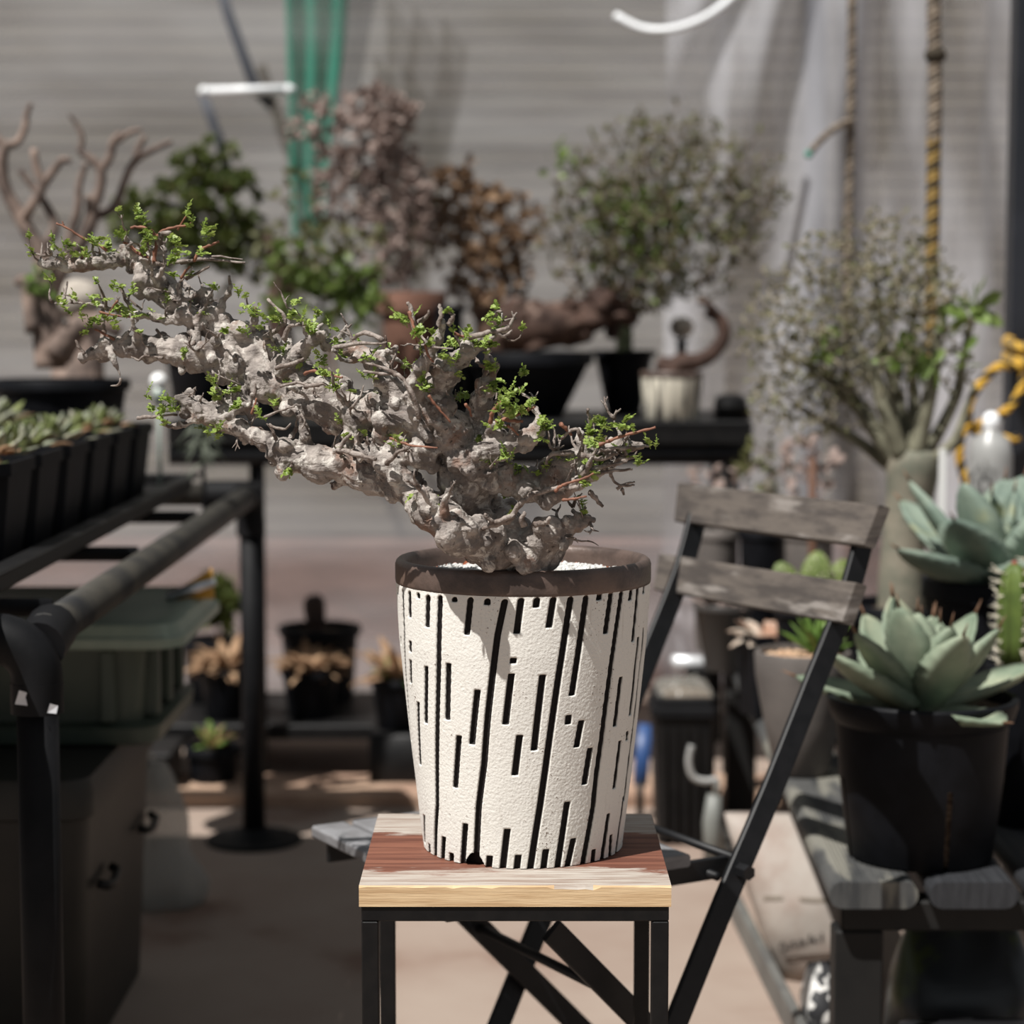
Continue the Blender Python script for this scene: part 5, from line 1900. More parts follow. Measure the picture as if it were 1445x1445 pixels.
# ================================================================== folding chair
M_SLAT = mat('weathered_grey_wood', rgb(92, 85, 79), 0.75, rgb(66, 61, 58), 14, stretch=(1, 1, 5), bump=0.2, spec=0.2, col3=rgb(124, 118, 113), scale3=9, ramp3=(0.58, 0.72))
M_SEATSLAT = mat('silvered_seat_wood', rgb(126, 126, 128), 0.7, rgb(102, 101, 102), 14, stretch=(1, 1, 5), bump=0.15, spec=0.25)
M_CHAIRSTEEL = mat('matt_black_steel', rgb(11, 12, 14), 0.5, rgb(19, 19, 21), 40, spec=0.3)
S_ = V((0.506, -0.862, 0))
F_ = V((-0.862, -0.506, 0))
chair = thing('folding_chair', 'wooden-slatted folding chair with black steel legs behind the plant stand', 'chair', (0.11, 2.52, 0))
def slat4(name, tl, tr, br, bl, thick):
    b = MB()
    P = [V(p) for p in (bl, br, tr, tl)]
    n = (P[1] - P[0]).cross(P[3] - P[0]).normalized()
    if n.dot(CAM - P[0]) < 0:
        n = -n
    rings = []
    N = 10
    for i in range(N + 1):
        f = i / N
        lo, hi = P[0].lerp(P[1], f), P[3].lerp(P[2], f)
        k = 0.0018
        up = (hi - lo).normalized()
        bow = -n * 0.006 * (1 - (2 * f - 1) ** 2)
        q = [lo + up * k, hi - up * k, hi - n * k, hi - n * (thick - k), hi - n * thick - up * k, lo - n * thick + up * k, lo - n * (thick - k), lo - n * k]
        rings.append([x + bow for x in q])
    b.loft(rings, True)
    return b.build(name, M_SLAT, chair, smooth=False)
slat4('back_slat', at(957, 680, 3.03), at(1241, 712, 2.65), at(1219, 770, 2.63), at(951, 735, 3.01), 0.018)
slat4('back_slat', at(930, 780, 3.0), at(1208, 822, 2.615), at(1188, 879, 2.60), at(922, 832, 2.985), 0.018)
RP = [(1225, 735, 2.69), (1200, 830, 2.655), (1172, 905, 2.625), (1150, 960, 2.60), (1087, 1120, 2.525), (1020, 1278, 2.45), (955, 1440, 2.385)]
pr = [at(*p) for p in RP]
pr.append(pr[-1] + (pr[-1] - pr[-2]) * ((pr[-1].z - 0.008) / (pr[-2].z - pr[-1].z)))
def shift(p, k0, k1):
    f = max(0.0, min(1.0, (0.95 - p.z) / 0.95))
    return p - S_ * (k0 + (k1 - k0) * f)
for k in (0, 1):
    b = MB()
    pts = pr if k == 0 else [shift(p, 0.37, 0.31) for p in pr]
    b.tube(spline([tuple(p) for p in pts], 3), 1, flat=(0.029, 0.009, tuple(F_)))
    b.build('back_post', M_CHAIRSTEEL, chair, auto=40)
seatz = 0.452
piv = V((0.011, 2.63, 0))
def rear_leg_point(z):
    # 45 degrees, from under the seat front to the floor behind
    return piv + F_ * ((z - 0.283) * 0.97) + V((0, 0, z))
for k in (0, 1):
    b = MB()
    o = S_ * (0.31 * k)
    b.tube([rear_leg_point(seatz - 0.02) + o, rear_leg_point(0.2) + o, rear_leg_point(0.008) + o], 1, flat=(0.028, 0.009, tuple(F_)))
    b.build('rear_leg', M_CHAIRSTEEL, chair, auto=40)
b = MB()
z = 0.345
b.tube([rear_leg_point(z) + S_ * 0.0, rear_leg_point(z) + S_ * 0.31], 0.006, 8)
b.build('stretcher', M_CHAIRSTEEL, chair)
b = MB()
z = 0.055
b.tube([rear_leg_point(z) + S_ * 0.0, rear_leg_point(z) + S_ * 0.31], 0.006, 8)
b.build('stretcher', M_CHAIRSTEEL, chair)
# seat
def post_at(z):
    for a, c in zip(pr, pr[1:]):
        if a.z >= z >= c.z:
            return a.lerp(c, (a.z - z) / (a.z - c.z))
R0 = post_at(seatz)
for k in (0, 1):
    o = -S_ * (0.02 + 0.30 * k)
    b = MB()
    p0 = R0 + o - F_ * 0.012
    b.tube([p0, p0 + F_ * 0.395], 1, flat=(0.026, 0.008, (0, 0, 1)))
    b.build('seat_rail', M_CHAIRSTEEL, chair, auto=40)
for i in range(6):
    f = 0.095 + i * 0.055
    b = MB()
    c0 = R0 + F_ * f + V((0, 0, 0.021))
    a0, a1 = c0 - S_ * (-0.004), c0 - S_ * 0.345
    b.tube([a0, a1], 1, flat=(0.046, 0.015, tuple(F_)))
    b.build('seat_slat', M_SEATSLAT, chair, smooth=False)
for f, dz in ((0.0, 0.012), (0.03, -0.005)):
    b = MB()
    b.tube([R0 + F_ * f + V((0, 0, dz)), R0 + F_ * f + V((0, 0, dz)) - S_ * 0.335], 0.0055, 8)
    b.build('cross_rod', M_CHAIRSTEEL, chair)
b = MB()
q = R0 + S_ * 0.006
b.tube([q - S_ * 0.01, q + S_ * 0.016], 0.009, 6)
b.build('bolt', M_CHAIRSTEEL, chair, smooth=False)

# ================================================================== right-hand bench of ribbed deck boards
DZ = 0.368
DY0, DY1 = 2.73, 4.92
M_DECK = mat('grey_deck_board', rgb(46, 47, 50), 0.65, rgb(36, 37, 40), 20, spec=0.3, stretch=(6, 0.6, 1))
M_DECKPALE = mat('pale_deck_board', rgb(74, 74, 73), 0.7, rgb(52, 53, 54), 9, spec=0.25, stretch=(4, 0.8, 1), col3=rgb(112, 110, 102), scale3=5, ramp3=(0.48, 0.6))  # lighter grey for the first board only, with paler patches
M_DECKFRAME = mat('dark_bench_frame', rgb(16, 16, 16), 0.65, rgb(23, 22, 21), 14, spec=0.3)
deck = thing('deck_bench', 'low bench of grey ribbed deck boards on dark posts along the right side', 'bench', (0.6, 3.8, 0))
SL = 0.029
def dx(Y):
    return SL * (Y - DY0)
BW, BH = 0.117, 0.036
X0 = at(1170, 1260, DY0).x
for i in range(4):
    xa = X0 + i * (BW + 0.014)
    prof = []
    r = BH / 2
    for k in range(9):
        a = PI / 2 + PI * k / 8
        prof.append((xa + r + r * math.cos(a), -r + r * math.sin(a)))
    for k in range(9):
        a = -PI / 2 + PI * k / 8
        prof.append((xa + BW - r + r * math.cos(a), -r + r * math.sin(a)))
    nr = 15
    for k in range(nr * 2 + 1):             # ribbed tread
        x = xa + BW - r - (BW - 2 * r) * k / (nr * 2)
        prof.append((x, 0.0 if k % 2 else -0.0016))
    b = MB()
    b.loft([[V((x + dx(Y), Y, DZ + z)) for x, z in prof] for Y in (DY0, 3.5, 4.2, DY1)], True)
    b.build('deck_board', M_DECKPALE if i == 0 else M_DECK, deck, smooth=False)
for Y in (DY0 + 0.06, 3.7, DY1 - 0.33):
    b = MB()
    b.box((X0 + 0.27 + dx(Y), Y, DZ - BH - 0.02), (0.50, 0.05, 0.04), bev=0.003)
    b.build('cross_beam', M_DECKFRAME, deck, smooth=False)
for Y, x in ((DY0 + 0.06, X0 + 0.045), (DY0 + 0.06, X0 + 0.48), (DY1 - 0.33, X0 + 0.03), (DY1 - 0.33, X0 + 0.48)):
    b = MB()
    h = DZ - BH - 0.04
    b.box((x + dx(Y), Y, h / 2), (0.064, 0.05, h), bev=0.003)
    b.build('post', M_DECKFRAME, deck, smooth=False)
# low metal edging strip on the floor in front of the bench
M_EDGING = mat('dull_grey_metal', rgb(112, 112, 108), 0.5, rgb(90, 90, 88), 8, spec=0.4, metal=0.2)
b = MB()
p0, p1 = at_z(1036, 1296, 0.0), at_z(1122, 1470, 0.0)
d = (p0 - p1).normalized()
p0 = p0 + d * 0.05
b.tube([p0 + V((0.0, 0, 0.026)), p1 + V((0.0, 0, 0.026)) - d * 0.25], 1, flat=(0.05, 0.016, (0, 0, 1)))
tag(b.build('edging_strip', M_EDGING, smooth=False), 'long grey metal strip lying on the floor along the foot of the deck bench', 'strip')

# ---- big agave in a slit-sided black pot, front of the bench
M_AGAVE = mat('blue_green_agave', rgb(102, 116, 98), 0.62, rgb(132, 141, 121), 12, spec=0.25, col3=rgb(156, 158, 134), scale3=10, ramp3=(0.55, 0.7))
M_AGAVE2 = mat('blue_grey_agave', rgb(96, 112, 102), 0.62, rgb(126, 138, 124), 9, spec=0.25, col3=rgb(148, 148, 112), scale3=8, ramp3=(0.58, 0.7))
M_SPINE = mat('brown_spine', rgb(110, 82, 62), 0.6)
def slit_pot(parent, c, h, rt, rb, m):
    c = V(c)
    b = MB()
    seg = 96
    prof = [(rb * 0.97, 0.0), (rb, 0.004), (rb + (rt - rb) * 0.45, h * 0.5), (rt - 0.010, h - 0.036), (rt - 0.008, h - 0.034), (rt - 0.004, h - 0.03), (rt + 0.002, h - 0.012), (rt + 0.003, h - 0.003), (rt + 0.001, h), (rt - 0.006, h), (rt - 0.009, h - 0.03)]
    vs = [c + V((r * math.cos(2 * PI * j / seg), r * math.sin(2 * PI * j / seg), z)) for r, z in prof for j in range(seg)]
    fs = []
    for i in range(len(prof) - 1):
        for j in range(seg):
            if i < 2 and (j % 24) == 2:
                continue
            k = (j + 1) % seg
            fs.append((i * seg + j, i * seg + k, (i + 1) * seg + k, (i + 1) * seg + j))
    b.add(vs, fs)
    b.lathe([(0.001, 0.001), (rb * 0.97, 0.0005)], c, seg)
    p = b.build('pot', m, parent, auto=40)
    s = MB()
    s.lathe([(rt - 0.014, h - 0.022), (rb * 0.93, 0.006), (0.001, 0.006)], c, 48)
    s.build('root_ball', M_SOIL, parent)
    s = MB()
    s.lathe([(rt - 0.009, h - 0.018), (0.001, h - 0.014)], c, 48)
    s.build('gravel', M_SOIL, parent)
def agave(parent, c, n, L, W, T, seed, m, el0=0.05, el1=1.35, curl=0.35, face=None, matname='leaf'):
    rng = random.Random(seed)
    for i in range(n):
        q = i / (n - 1)
        az = i * 2.399963 + rng.uniform(-0.35, 0.35) + seed
        el = el0 + (el1 - el0) * q ** 0.85 + rng.uniform(-0.2, 0.2)
        l = L * (1.0 - 0.4 * q ** 1.5) * rng.uniform(0.9, 1.08)
        b = MB()
        fleshy(b, (c[0] + 0.02 * (1 - q) * math.cos(az), c[1] + 0.02 * (1 - q) * math.sin(az), c[2] + 0.02 * q), az, el, l, W * rng.uniform(0.9, 1.1) * (1 - 0.3 * q), T, curl * rng.uniform(0.5, 1.2), 16, 0, wavy=0.035, widest=0.5, rng=rng, spine=1)
        b.build(matname, [m, M_SPINE], parent)
AC = V((at(1297, 1240, 2.87).x, 2.87, DZ))
t = thing('potted_agave', 'blue-green agave in a big black slit-sided pot at the front of the deck bench', 'agave', AC)
AH = 0.222
slit_pot(t, AC, AH, 0.126, 0.098, M_BLACKPOT)
agave(t, AC + V((0, 0, AH - 0.016)), 21, 0.165, 0.082, 0.015, 3, M_AGAVE, 0.05, 1.4, 0.32)
# ---- second agave behind, higher up
Y = 3.32
A2 = V((at(1400, 900, Y).x, Y, DZ))
t = thing('potted_agave', 'larger broad-leaved agave in a black pot standing behind the front agave', 'agave', A2)
H2 = at(1400, 815, Y).z - DZ
pot_round(t, A2, H2, 0.105, 0.085, M_BLACKPOT, M_SOIL, lip=0.006, lip_h=0.03, soil_drop=0.012)
agave(t, A2 + V((0, 0, H2 - 0.012)), 13, 0.225, 0.125, 0.02, 5, M_AGAVE2, 0.12, 1.3, 0.25)
# ---- spiny green plant at the right edge
rng = random.Random(14)
Y = 3.06
p0 = V((at(1446, 1000, Y).x, Y, DZ))
t = thing('spiny_plant', 'upright green spiny stems with red tips at the right edge beside the agaves', 'cactus', p0)
H3 = at(1440, 935, Y).z - DZ
pot_round(t, p0, H3, 0.056, 0.045, M_BLACKPOT, M_SOIL, lip=0.003, lip_h=0.012, soil_drop=0.008)
M_CACTUS = mat('green_cactus', rgb(92, 108, 50), 0.55, rgb(72, 88, 40), 20, spec=0.3)
M_SPINES = mat('pale_spines', rgb(206, 198, 180), 0.7)
M_REDTIP = mat('red_tip', rgb(120, 62, 48), 0.6)
for k, (ox, oy, h, r) in enumerate(((-0.022, -0.012, 0.155, 0.02), (0.016, -0.018, 0.175, 0.021), (0.0, 0.022, 0.14, 0.018), (-0.012, 0.012, 0.1, 0.016))):
    b = MB()
    b.loft([[p0 + V((ox + (r * (1 + 0.22 * math.cos(5 * a)) * f) * math.cos(a), oy + (r * (1 + 0.22 * math.cos(5 * a)) * f) * math.sin(a), H3 - 0.01 + z)) for a in [2 * PI * j / 30 for j in range(30)]]
            for z, f in ((0, 0.75), (h * 0.3, 1.0), (h * 0.7, 1.0), (h * 0.92, 0.75), (h, 0.3))], True)
    st = b.build('stem', M_CACTUS, t)
    b = MB()
    for j in range(5):
        a = 2 * PI * j / 5
        for q in range(9):
            z = H3 - 0.005 + h * (q + 0.5) / 9.5
            p = p0 + V((ox + r * 1.2 * math.cos(a), oy + r * 1.2 * math.sin(a), z))
            for s in range(2):
                d_ = (V((math.cos(a), math.sin(a), 0.2)) + rdir(rng) * 0.6).normalized()
                b.tube([p - d_ * 0.004, p + d_ * 0.014], [0.0011, 0.0004], 4)
    b.build('spines', M_SPINES, st, kind='stuff')
    b = MB()
    b.ball(p0 + V((ox, oy, H3 - 0.012 + h)), r * 0.26, 8, 6, sq=(1, 1, 1.6))
    b.build('bud', M_REDTIP, st)

# ---- opuntia and companions seen between the chair slats
def pad(b, c, w, h, th, az, tilt=0.0, roll=0.0):
    c = V(c)
    side = V((math.cos(az), math.sin(az), 0))
    nrm = V((-math.sin(az), math.cos(az), 0))
    up = (V((0, 0, 1)) * math.cos(roll) + side * math.sin(roll)).normalized()
    sd = side * math.cos(roll) - V((0, 0, 1)) * math.sin(roll)
    rings = []
    n = 10
    for i in range(n + 1):
        f = i / n
        k = math.sin(PI * min(0.985, 0.02 + 0.96 * f)) ** 0.6 * (0.7 + 0.3 * f)
        ww, tt = w / 2 * k, th / 2 * k
        o = c + up * (h * f) + nrm * (tilt * h * f * f)
        rings.append([o + sd * (ww * math.cos(2 * PI * j / 14)) + nrm * (tt * math.sin(2 * PI * j / 14)) for j in range(14)])
    b.loft(rings, True)
    return c + up * h
M_OPUNTIA = mat('yellow_green_cactus_pad', rgb(104, 118, 64), 0.55, rgb(88, 102, 56), 16, spec=0.3)
Y = 3.7
p0 = V((at(1150, 900, Y).x, Y, DZ))
t = thing('pad_cactus', 'yellow-green pad cactus seen between the two back slats of the chair', 'cactus', p0)
H4 = at(1150, 850, Y).z - DZ
pot_round(t, p0, H4, 0.07, 0.055, M_BLACKPOT, M_SOIL, lip=0.004, lip_h=0.02)
rng = random.Random(15)
for (px, w, h, az, roll) in ((1108, 0.062, 0.095, 0.2, -0.35), (1148, 0.068, 0.11, -0.1, 0.05), (1188, 0.06, 0.1, 0.3, 0.35), (1165, 0.05, 0.085, 0.8, 0.2)):
    b = MB()
    base = V((p0.x + (px - 1150) * pxm(Y) * 0.55, Y + rng.uniform(-0.02, 0.02), DZ + H4 - 0.022))
    pad(b, base, w, h, 0.02, az, 0.1, roll)
    q = b.build('pad', M_OPUNTIA, t)
    b = MB()
    for k in range(36):
        f, g = rng.uniform(0.15, 0.95), rng.uniform(-0.42, 0.42)
        c = base + V((math.cos(az), math.sin(az), 0)) * (g * w + math.sin(roll) * h * f) + V((0, -0.011, h * f * math.cos(roll)))
        b.tube([c, c + V((rng.uniform(-.004, .004), -0.008, rng.uniform(-.003, .004)))], [0.0012, 0.0004], 4)
    b.build('spines', M_SPINES, q, kind='stuff')
# ---- grey round pot with pebbles and a small spreading succulent
Y = 3.4
M_GREYPOT = mat('matt_grey_pot', rgb(104, 98, 94), 0.6, rgb(90, 85, 82), 10, spec=0.3)
M_TANPEB = mat('tan_pebbles', rgb(196, 168, 140), 0.85, rgb(158, 126, 100), 110, bump=0.5, bump_scale=150)
p0 = V((at(1132, 1000, Y).x, Y, DZ))
t = thing('round_grey_pot', 'rounded matt grey pot of tan pebbles with a low green succulent on the deck bench', 'potted plant', p0)
H5 = at(1110, 925, Y - 0.05).z - DZ
b = MB()
R5 = 0.078
b.lathe([(0.001, 0), (R5 * 0.5, 0), (R5 * 0.56, 0.004), (R5 * 0.8, H5 * 0.45), (R5 * 0.97, H5 * 0.8), (R5, H5 - 0.006), (R5 - 0.002, H5), (R5 - 0.008, H5), (R5 - 0.011, H5 - 0.02), (0.001, H5 - 0.021)], p0, 48)
b.build('pot', M_GREYPOT, t, auto=50)
b = MB()
rng = random.Random(16)
b.lathe([(R5 - 0.0105, H5 - 0.014), (0.001, H5 - 0.010)], p0, 32)
for k in range(180):
    a, r = rng.uniform(0, 6.28), (R5 - 0.015) * math.sqrt(rng.random())
    b.ball(p0 + V((r * math.cos(a), r * math.sin(a), H5 - 0.010)), rng.uniform(0.003, 0.006), 6, 4)
b.build('pebbles', M_TANPEB, t, kind='stuff')
b = MB()
for k in range(20):
    az = k * 2.4
    fleshy(b, p0 + V((0.03, 0.012, H5 - 0.008)), az, 0.25 + 1.0 * k / 20, rng.uniform(0.05, 0.085), 0.017, 0.005, 0.2, 7)
b.build('leaves', M_GRNLEAF, t)
# ---- dark tapered pot and a square pot of dry leaves further along
Y = 4.42
p0 = V((at(1020, 930, Y).x, Y, DZ))
t = thing('tapered_pot', 'dark grey tapered pot at the far end of the deck bench', 'plant pot', p0)
pot_round(t, p0, at(1020, 850, Y).z - DZ, 0.06, 0.038, mat('dark_grey_pot', rgb(58, 55, 53), 0.5), M_SOIL, lip=0.003, lip_h=0.012)
b = MB()
rng = random.Random(44)
for k in range(26):
    az = rng.uniform(0, 6.28)
    fleshy(b, p0 + V((0.02 * math.cos(az), 0.02 * math.sin(az), at(1020, 850, Y).z - DZ - 0.02)), az, rng.uniform(0.5, 1.4), rng.uniform(0.05, 0.1), 0.014, 0.003, rng.uniform(-1, 0.2), 6)
b.build('grey_leaves', M_LEAFPINK, t)
Y = 3.92
p0 = V((at(1083, 930, Y).x, Y, DZ))
t = thing('dry_leaf_pot', 'square black pot of curled dry leaves behind the rounded grey pot', 'potted plant', p0)
pot_square(t, p0, at(1083, 892, Y).z - DZ, 0.10, 0.08, M_BLACKPOT, M_SOIL, 0.3)
b = MB()
for k in range(26):
    az = rng.uniform(0, 6.28)
    fleshy(b, p0 + V((0.02 * math.cos(az), 0.02 * math.sin(az), at(1083, 892, Y).z - DZ - 0.018)), az, rng.uniform(0.2, 1.2), rng.uniform(0.05, 0.095), 0.022, 0.003, rng.uniform(-1.4, -0.3), 6)
b.build('dry_leaves', mat('rusty_dry_leaf', rgb(140, 96, 70), 0.75, rgb(190, 180, 166), 14), t)
# ---- row of tall dark pots with bare pinkish stems beyond the chair back
rng = random.Random(17)
LBL = ['leftmost of the three bare-stemmed plants beyond the chair back', 'middle one of the three bare-stemmed plants beyond the chair back', 'rightmost of the three bare-stemmed plants, under the big grey bush']
for i, (px, Y, top_) in enumerate(((1008, 4.68, 690), (1075, 4.62, 665), (1140, 4.45, 650))):
    p0 = V((at(px, 900, Y).x, Y, DZ))
    t = thing('bare_stemmed_plant', LBL[i], 'potted plant', p0, 'bare-stemmed plants in tall dark pots')
    h = at(px, 745, Y).z - DZ
    pot_round(t, p0, h, 0.052, 0.042, M_GREYPOT if i != 1 else M_BLACKPOT, M_SOIL, lip=0.003, lip_h=0.02)
    w, l = MB(), MB()
    tips = px_tips(rng, px, top_ + 5, 46, 46, Y, 34, 0.8)
    bush(w, l, p0 + V((0, 0, h - 0.025)), tips, 0.009, 0.0022, rng, leaves=2.0, lsize=0.026, jit=0.4)
    w.build('stems', M_STEMPINK, t)
    l.build('foliage', M_LEAFPINK if i != 1 else M_LEAFOLIVE, t)
# orange stake
M_ORANGE = mat('orange_stake', rgb(88, 60, 44), 0.7)
b = MB()
p = at(1149, 680, 4.36)
b.tube([V((p.x, 4.36, DZ)), V((p.x - 0.004, 4.36, at(1149, 646, 4.36).z))], 0.008, 8)
tag(b.build('orange_stake', M_ORANGE), 'slim orange stake upright under the big grey bush', 'stake')

# ---- the big grey-stemmed bush
rng = random.Random(106)
Y = 3.86
p0 = V((at(1278, 900, Y).x, Y, DZ))
t = thing('grey_stemmed_bush', 'big many-stemmed grey bush with a swollen pale base behind the upper agave', 'shrub', p0)
H6 = at(1278, 850, Y).z - DZ
pot_round(t, p0, H6, 0.105, 0.085, M_BLACKPOT, M_SOIL, lip=0.006, lip_h=0.03)
M_CAUDGREY = mat('grey_green_caudex', rgb(98, 100, 88), 0.75, rgb(128, 122, 108), 16, spec=0.25, bump=0.3, bump_scale=50)
M_STEMPALE = mat('pale_grey_green_stem', rgb(124, 122, 104), 0.8, rgb(100, 97, 82), 26, spec=0.2)
M_TWIGPALE = mat('pale_buff_twig', rgb(152, 142, 124), 0.8, rgb(116, 110, 88), 26, spec=0.15)
b = MB()
limb(b, [(1272, 880, 34, 0), (1272, 820, 33, 0), (1276, 760, 31, 0), (1284, 700, 34, 0), (1288, 660, 38, 0), (1288, 640, 34, 0), (1288, 630, 18, 0)], Y=Y, seg=16)
b.build('trunk', M_CAUDGREY, t)
b = MB()
STEMS = [[(1262, 650, 13, 0), (1230, 600, 12, 0), (1195, 555, 10, .02), (1150, 520, 7, .03), (1110, 500, 4, .03)], [(1272, 645, 13, -.02), (1250, 580, 12, -.03), (1228, 520, 9, -.03), (1180, 490, 7, -.02), (1140, 470, 4, -.02)],
         [(1280, 640, 12, .02), (1268, 570, 10, .03), (1250, 500, 8, .03), (1240, 430, 5, .03), (1230, 380, 3, .02)], [(1292, 640, 13, -.02), (1305, 590, 11, -.03), (1318, 530, 9, -.04), (1322, 480, 7, -.04), (1335, 420, 4, -.03)],
         [(1300, 648, 12, .02), (1330, 600, 9, .03), (1352, 550, 8, .03), (1360, 500, 6, .03), (1372, 450, 5, .02)], [(1285, 640, 11, 0), (1290, 560, 8, 0), (1282, 500, 7, 0), (1290, 440, 4, 0), (1300, 390, 3, .0)],
         [(1258, 660, 10, .03), (1215, 625, 8, .05), (1170, 600, 6, .06), (1120, 570, 4, .06)], [(1305, 655, 9, -.02), (1345, 625, 7, -.03), (1362, 580, 5, -.03), (1375, 545, 4, -.03)]]
NODES = []
for s in STEMS:
    limb(b, s, Y=Y)
    for x, y, r, d in s[1:]:
        NODES.append(at(x, y, Y + d))
b.build('stems', M_STEMPALE, t)
w, l = MB(), MB()
tips = px_tips(rng, 1215, 440, 155, 130, Y, 900, 0.55) + px_tips(rng, 1130, 570, 80, 60, Y, 120, 0.6) + px_tips(rng, 1130, 480, 95, 95, Y, 220, 0.6) + px_tips(rng, 1290, 470, 90, 110, Y, 180, 0.6) + px_tips(rng, 1240, 330, 70, 40, Y, 50, 0.6) + px_tips(rng, 1190, 570, 70, 50, Y, 60)
# twigs start from whichever stem is nearest
groups = {}
for q in tips:
    k = min(range(len(NODES)), key=lambda i: (NODES[i] - q).length)
    groups.setdefault(k, []).append(q)
for k, g in groups.items():
    bush(w, l, NODES[k], g, 0.0048, 0.0017, rng, leaves=1.2, lsize=0.012, lw=0.6, jit=0.6)
w.build('twigs', M_TWIGPALE, t)
l.build('small_leaves', M_LEAFOLIVE, t)
l = MB()
for (cx, cy, n, L) in ((1372, 438, 14, 0.062), (1340, 455, 6, 0.045), (1268, 505, 8, 0.045), (1312, 515, 8, 0.048), (1163, 498, 6, 0.04), (1362, 505, 6, 0.035), (1275, 480, 5, 0.035), (1165, 470, 5, 0.035)):
    c = at(cx, cy, Y - 0.05)
    for k in range(n):
        leaf(l, c + rdir(rng) * 0.012, (rdir(rng) + V((0, -0.2, 0.15))).normalized(), rdir(rng), L * rng.uniform(0.7, 1.1), L * 0.42, 0, 0.12)
l.build('broad_leaves', M_LEAFBRIGHT, t)

# ---- ropes, post and a grey jug
def rope(name, pts, r, m, label, strands=3, pitch=0.045, seg=6, grp=None, parent=None, per=10):
    s = [V(p) for p in spline([tuple(p) for p in pts], per)]
    # resample evenly
    L = [0]
    for a, c in zip(s, s[1:]):
        L.append(L[-1] + (c - a).length)
    n = max(8, int(L[-1] / (pitch / 7)))
    res = []
    k = 0
    for i in range(n + 1):
        d = L[-1] * i / n
        while k < len(s) - 2 and L[k + 1] < d:
            k += 1
        res.append(s[k].lerp(s[k + 1], min(1, (d - L[k]) / max(1e-9, L[k + 1] - L[k]))))
    b = MB()
    nv = None
    frames = []
    for i in range(n + 1):
        tn = (res[min(i + 1, n)] - res[max(i - 1, 0)]).normalized()
        if nv is None:
            nv = tn.orthogonal().normalized()
        nv = (nv - tn * nv.dot(tn)).normalized()
        frames.append((nv.copy(), tn.cross(nv)))
    mats = m if isinstance(m, (list, tuple)) else [m]
    for q in range(strands):
        P = []
        for i in range(n + 1):
            a = 2 * PI * (L[-1] * i / n) / pitch + 2 * PI * q / strands
            P.append(res[i] + (frames[i][0] * math.cos(a) + frames[i][1] * math.sin(a)) * r * 0.5)
        b.tube(P, r * 0.56, seg, q % len(mats))
    o = b.build(name, mats, parent)
    if label:
        tag(o, label, 'rope', grp)
    return o
M_ROPEGREY = mat('grey_brown_rope', rgb(142, 130, 116), 0.9, rgb(112, 100, 88), 60, spec=0.1)
M_ROPEGREY2 = mat('dark_grey_rope', rgb(92, 84, 76), 0.9, spec=0.1)
M_ROPEYEL = mat('faded_yellow_rope', rgb(146, 120, 70), 0.85, rgb(124, 104, 66), 30, spec=0.15)
M_ROPEYEL2 = mat('yellow_rope', rgb(206, 166, 70), 0.8, rgb(184, 142, 58), 30, spec=0.15)
M_ROPEBLK = mat('black_rope_strand', rgb(60, 54, 46), 0.9, spec=0.1)
Y = 4.75
pts = [at(1203, -90, Y), at(1202, 60, Y), at(1200, 170, Y), at(1198, 280, Y), at(1196, 380, Y), at(1195, 480, Y + 0.02)]
t = thing('hanging_rope', 'thin grey twisted rope hanging straight down with a knotted side end', 'rope', pts[-1], 'ropes hanging in front of the plastic sheet')
rope('line', pts, 0.0105, [M_ROPEGREY, M_ROPEGREY2, M_ROPEGREY], None, parent=t)
rope('side_end', [at(1200, 170, Y - 0.01), at(1180, 180, Y - 0.03), at(1160, 196, Y - 0.03), at(1144, 214, Y - 0.03)], 0.008, [M_ROPEGREY, M_ROPEGREY2], None, parent=t, pitch=0.03)
b = MB()
b.ball(at(1141, 218, Y - 0.03), 0.009, 10, 7)
b.build('end_tape', mat('teal_tape', rgb(66, 136, 118), 0.6), t)
Y = 4.25
t = thing('hanging_rope', 'thick twisted rope fading from grey to black-and-yellow, hanging before the right plastic sheet', 'rope', at(1314, 520, Y), 'ropes hanging in front of the plastic sheet')
rope('upper_line', [at(1318, -90, Y), at(1318, 20, Y), at(1319, 78, Y), at(1320, 140, Y), at(1318, 200, Y)], 0.0145, [M_ROPEGREY, M_ROPEGREY2, M_ROPEGREY], None, parent=t, pitch=0.036)
rope('lower_line', [at(1318, 195, Y), at(1317, 260, Y), at(1316, 330, Y), at(1314, 420, Y), at(1314, 520, Y)], 0.0145, [M_ROPEYEL, M_ROPEBLK, M_ROPEYEL], None, parent=t, pitch=0.036)
b = MB()
b.ball(at(1320, 78, Y), 0.022, 12, 8, sq=(1, 1, 0.8))
b.build('knot', M_ROPEBLK, t)
Y = 4.35
xpost = at(1450, 300, Y).x
M_POSTBLK = mat('black_post', rgb(26, 28, 33), 0.4, rgb(36, 38, 44), 5, spec=0.45, bump=0.1, bump_scale=14)
b = MB()
b.box((xpost, Y, 1.4), (0.072, 0.072, 2.8), bev=0.006)
tag(b.build('upright_post', M_POSTBLK, smooth=False), 'thick black upright post at the right edge with yellow rope tied round it', 'post')
Y = 4.26
t = thing('hanging_rope_coil', 'loose loops of black-flecked yellow rope tied round the black upright post', 'rope', at(1360, 690, Y))
rope('wrap', [at(1424, 480, Y + 0.03), at(1424, 486, Y), at(1440, 492, Y - 0.012), at(1462, 488, Y - 0.012), at(1478, 484, Y), at(1478, 478, Y + 0.03)], 0.013, [M_ROPEYEL, M_ROPEYEL2], None, parent=t, pitch=0.04)
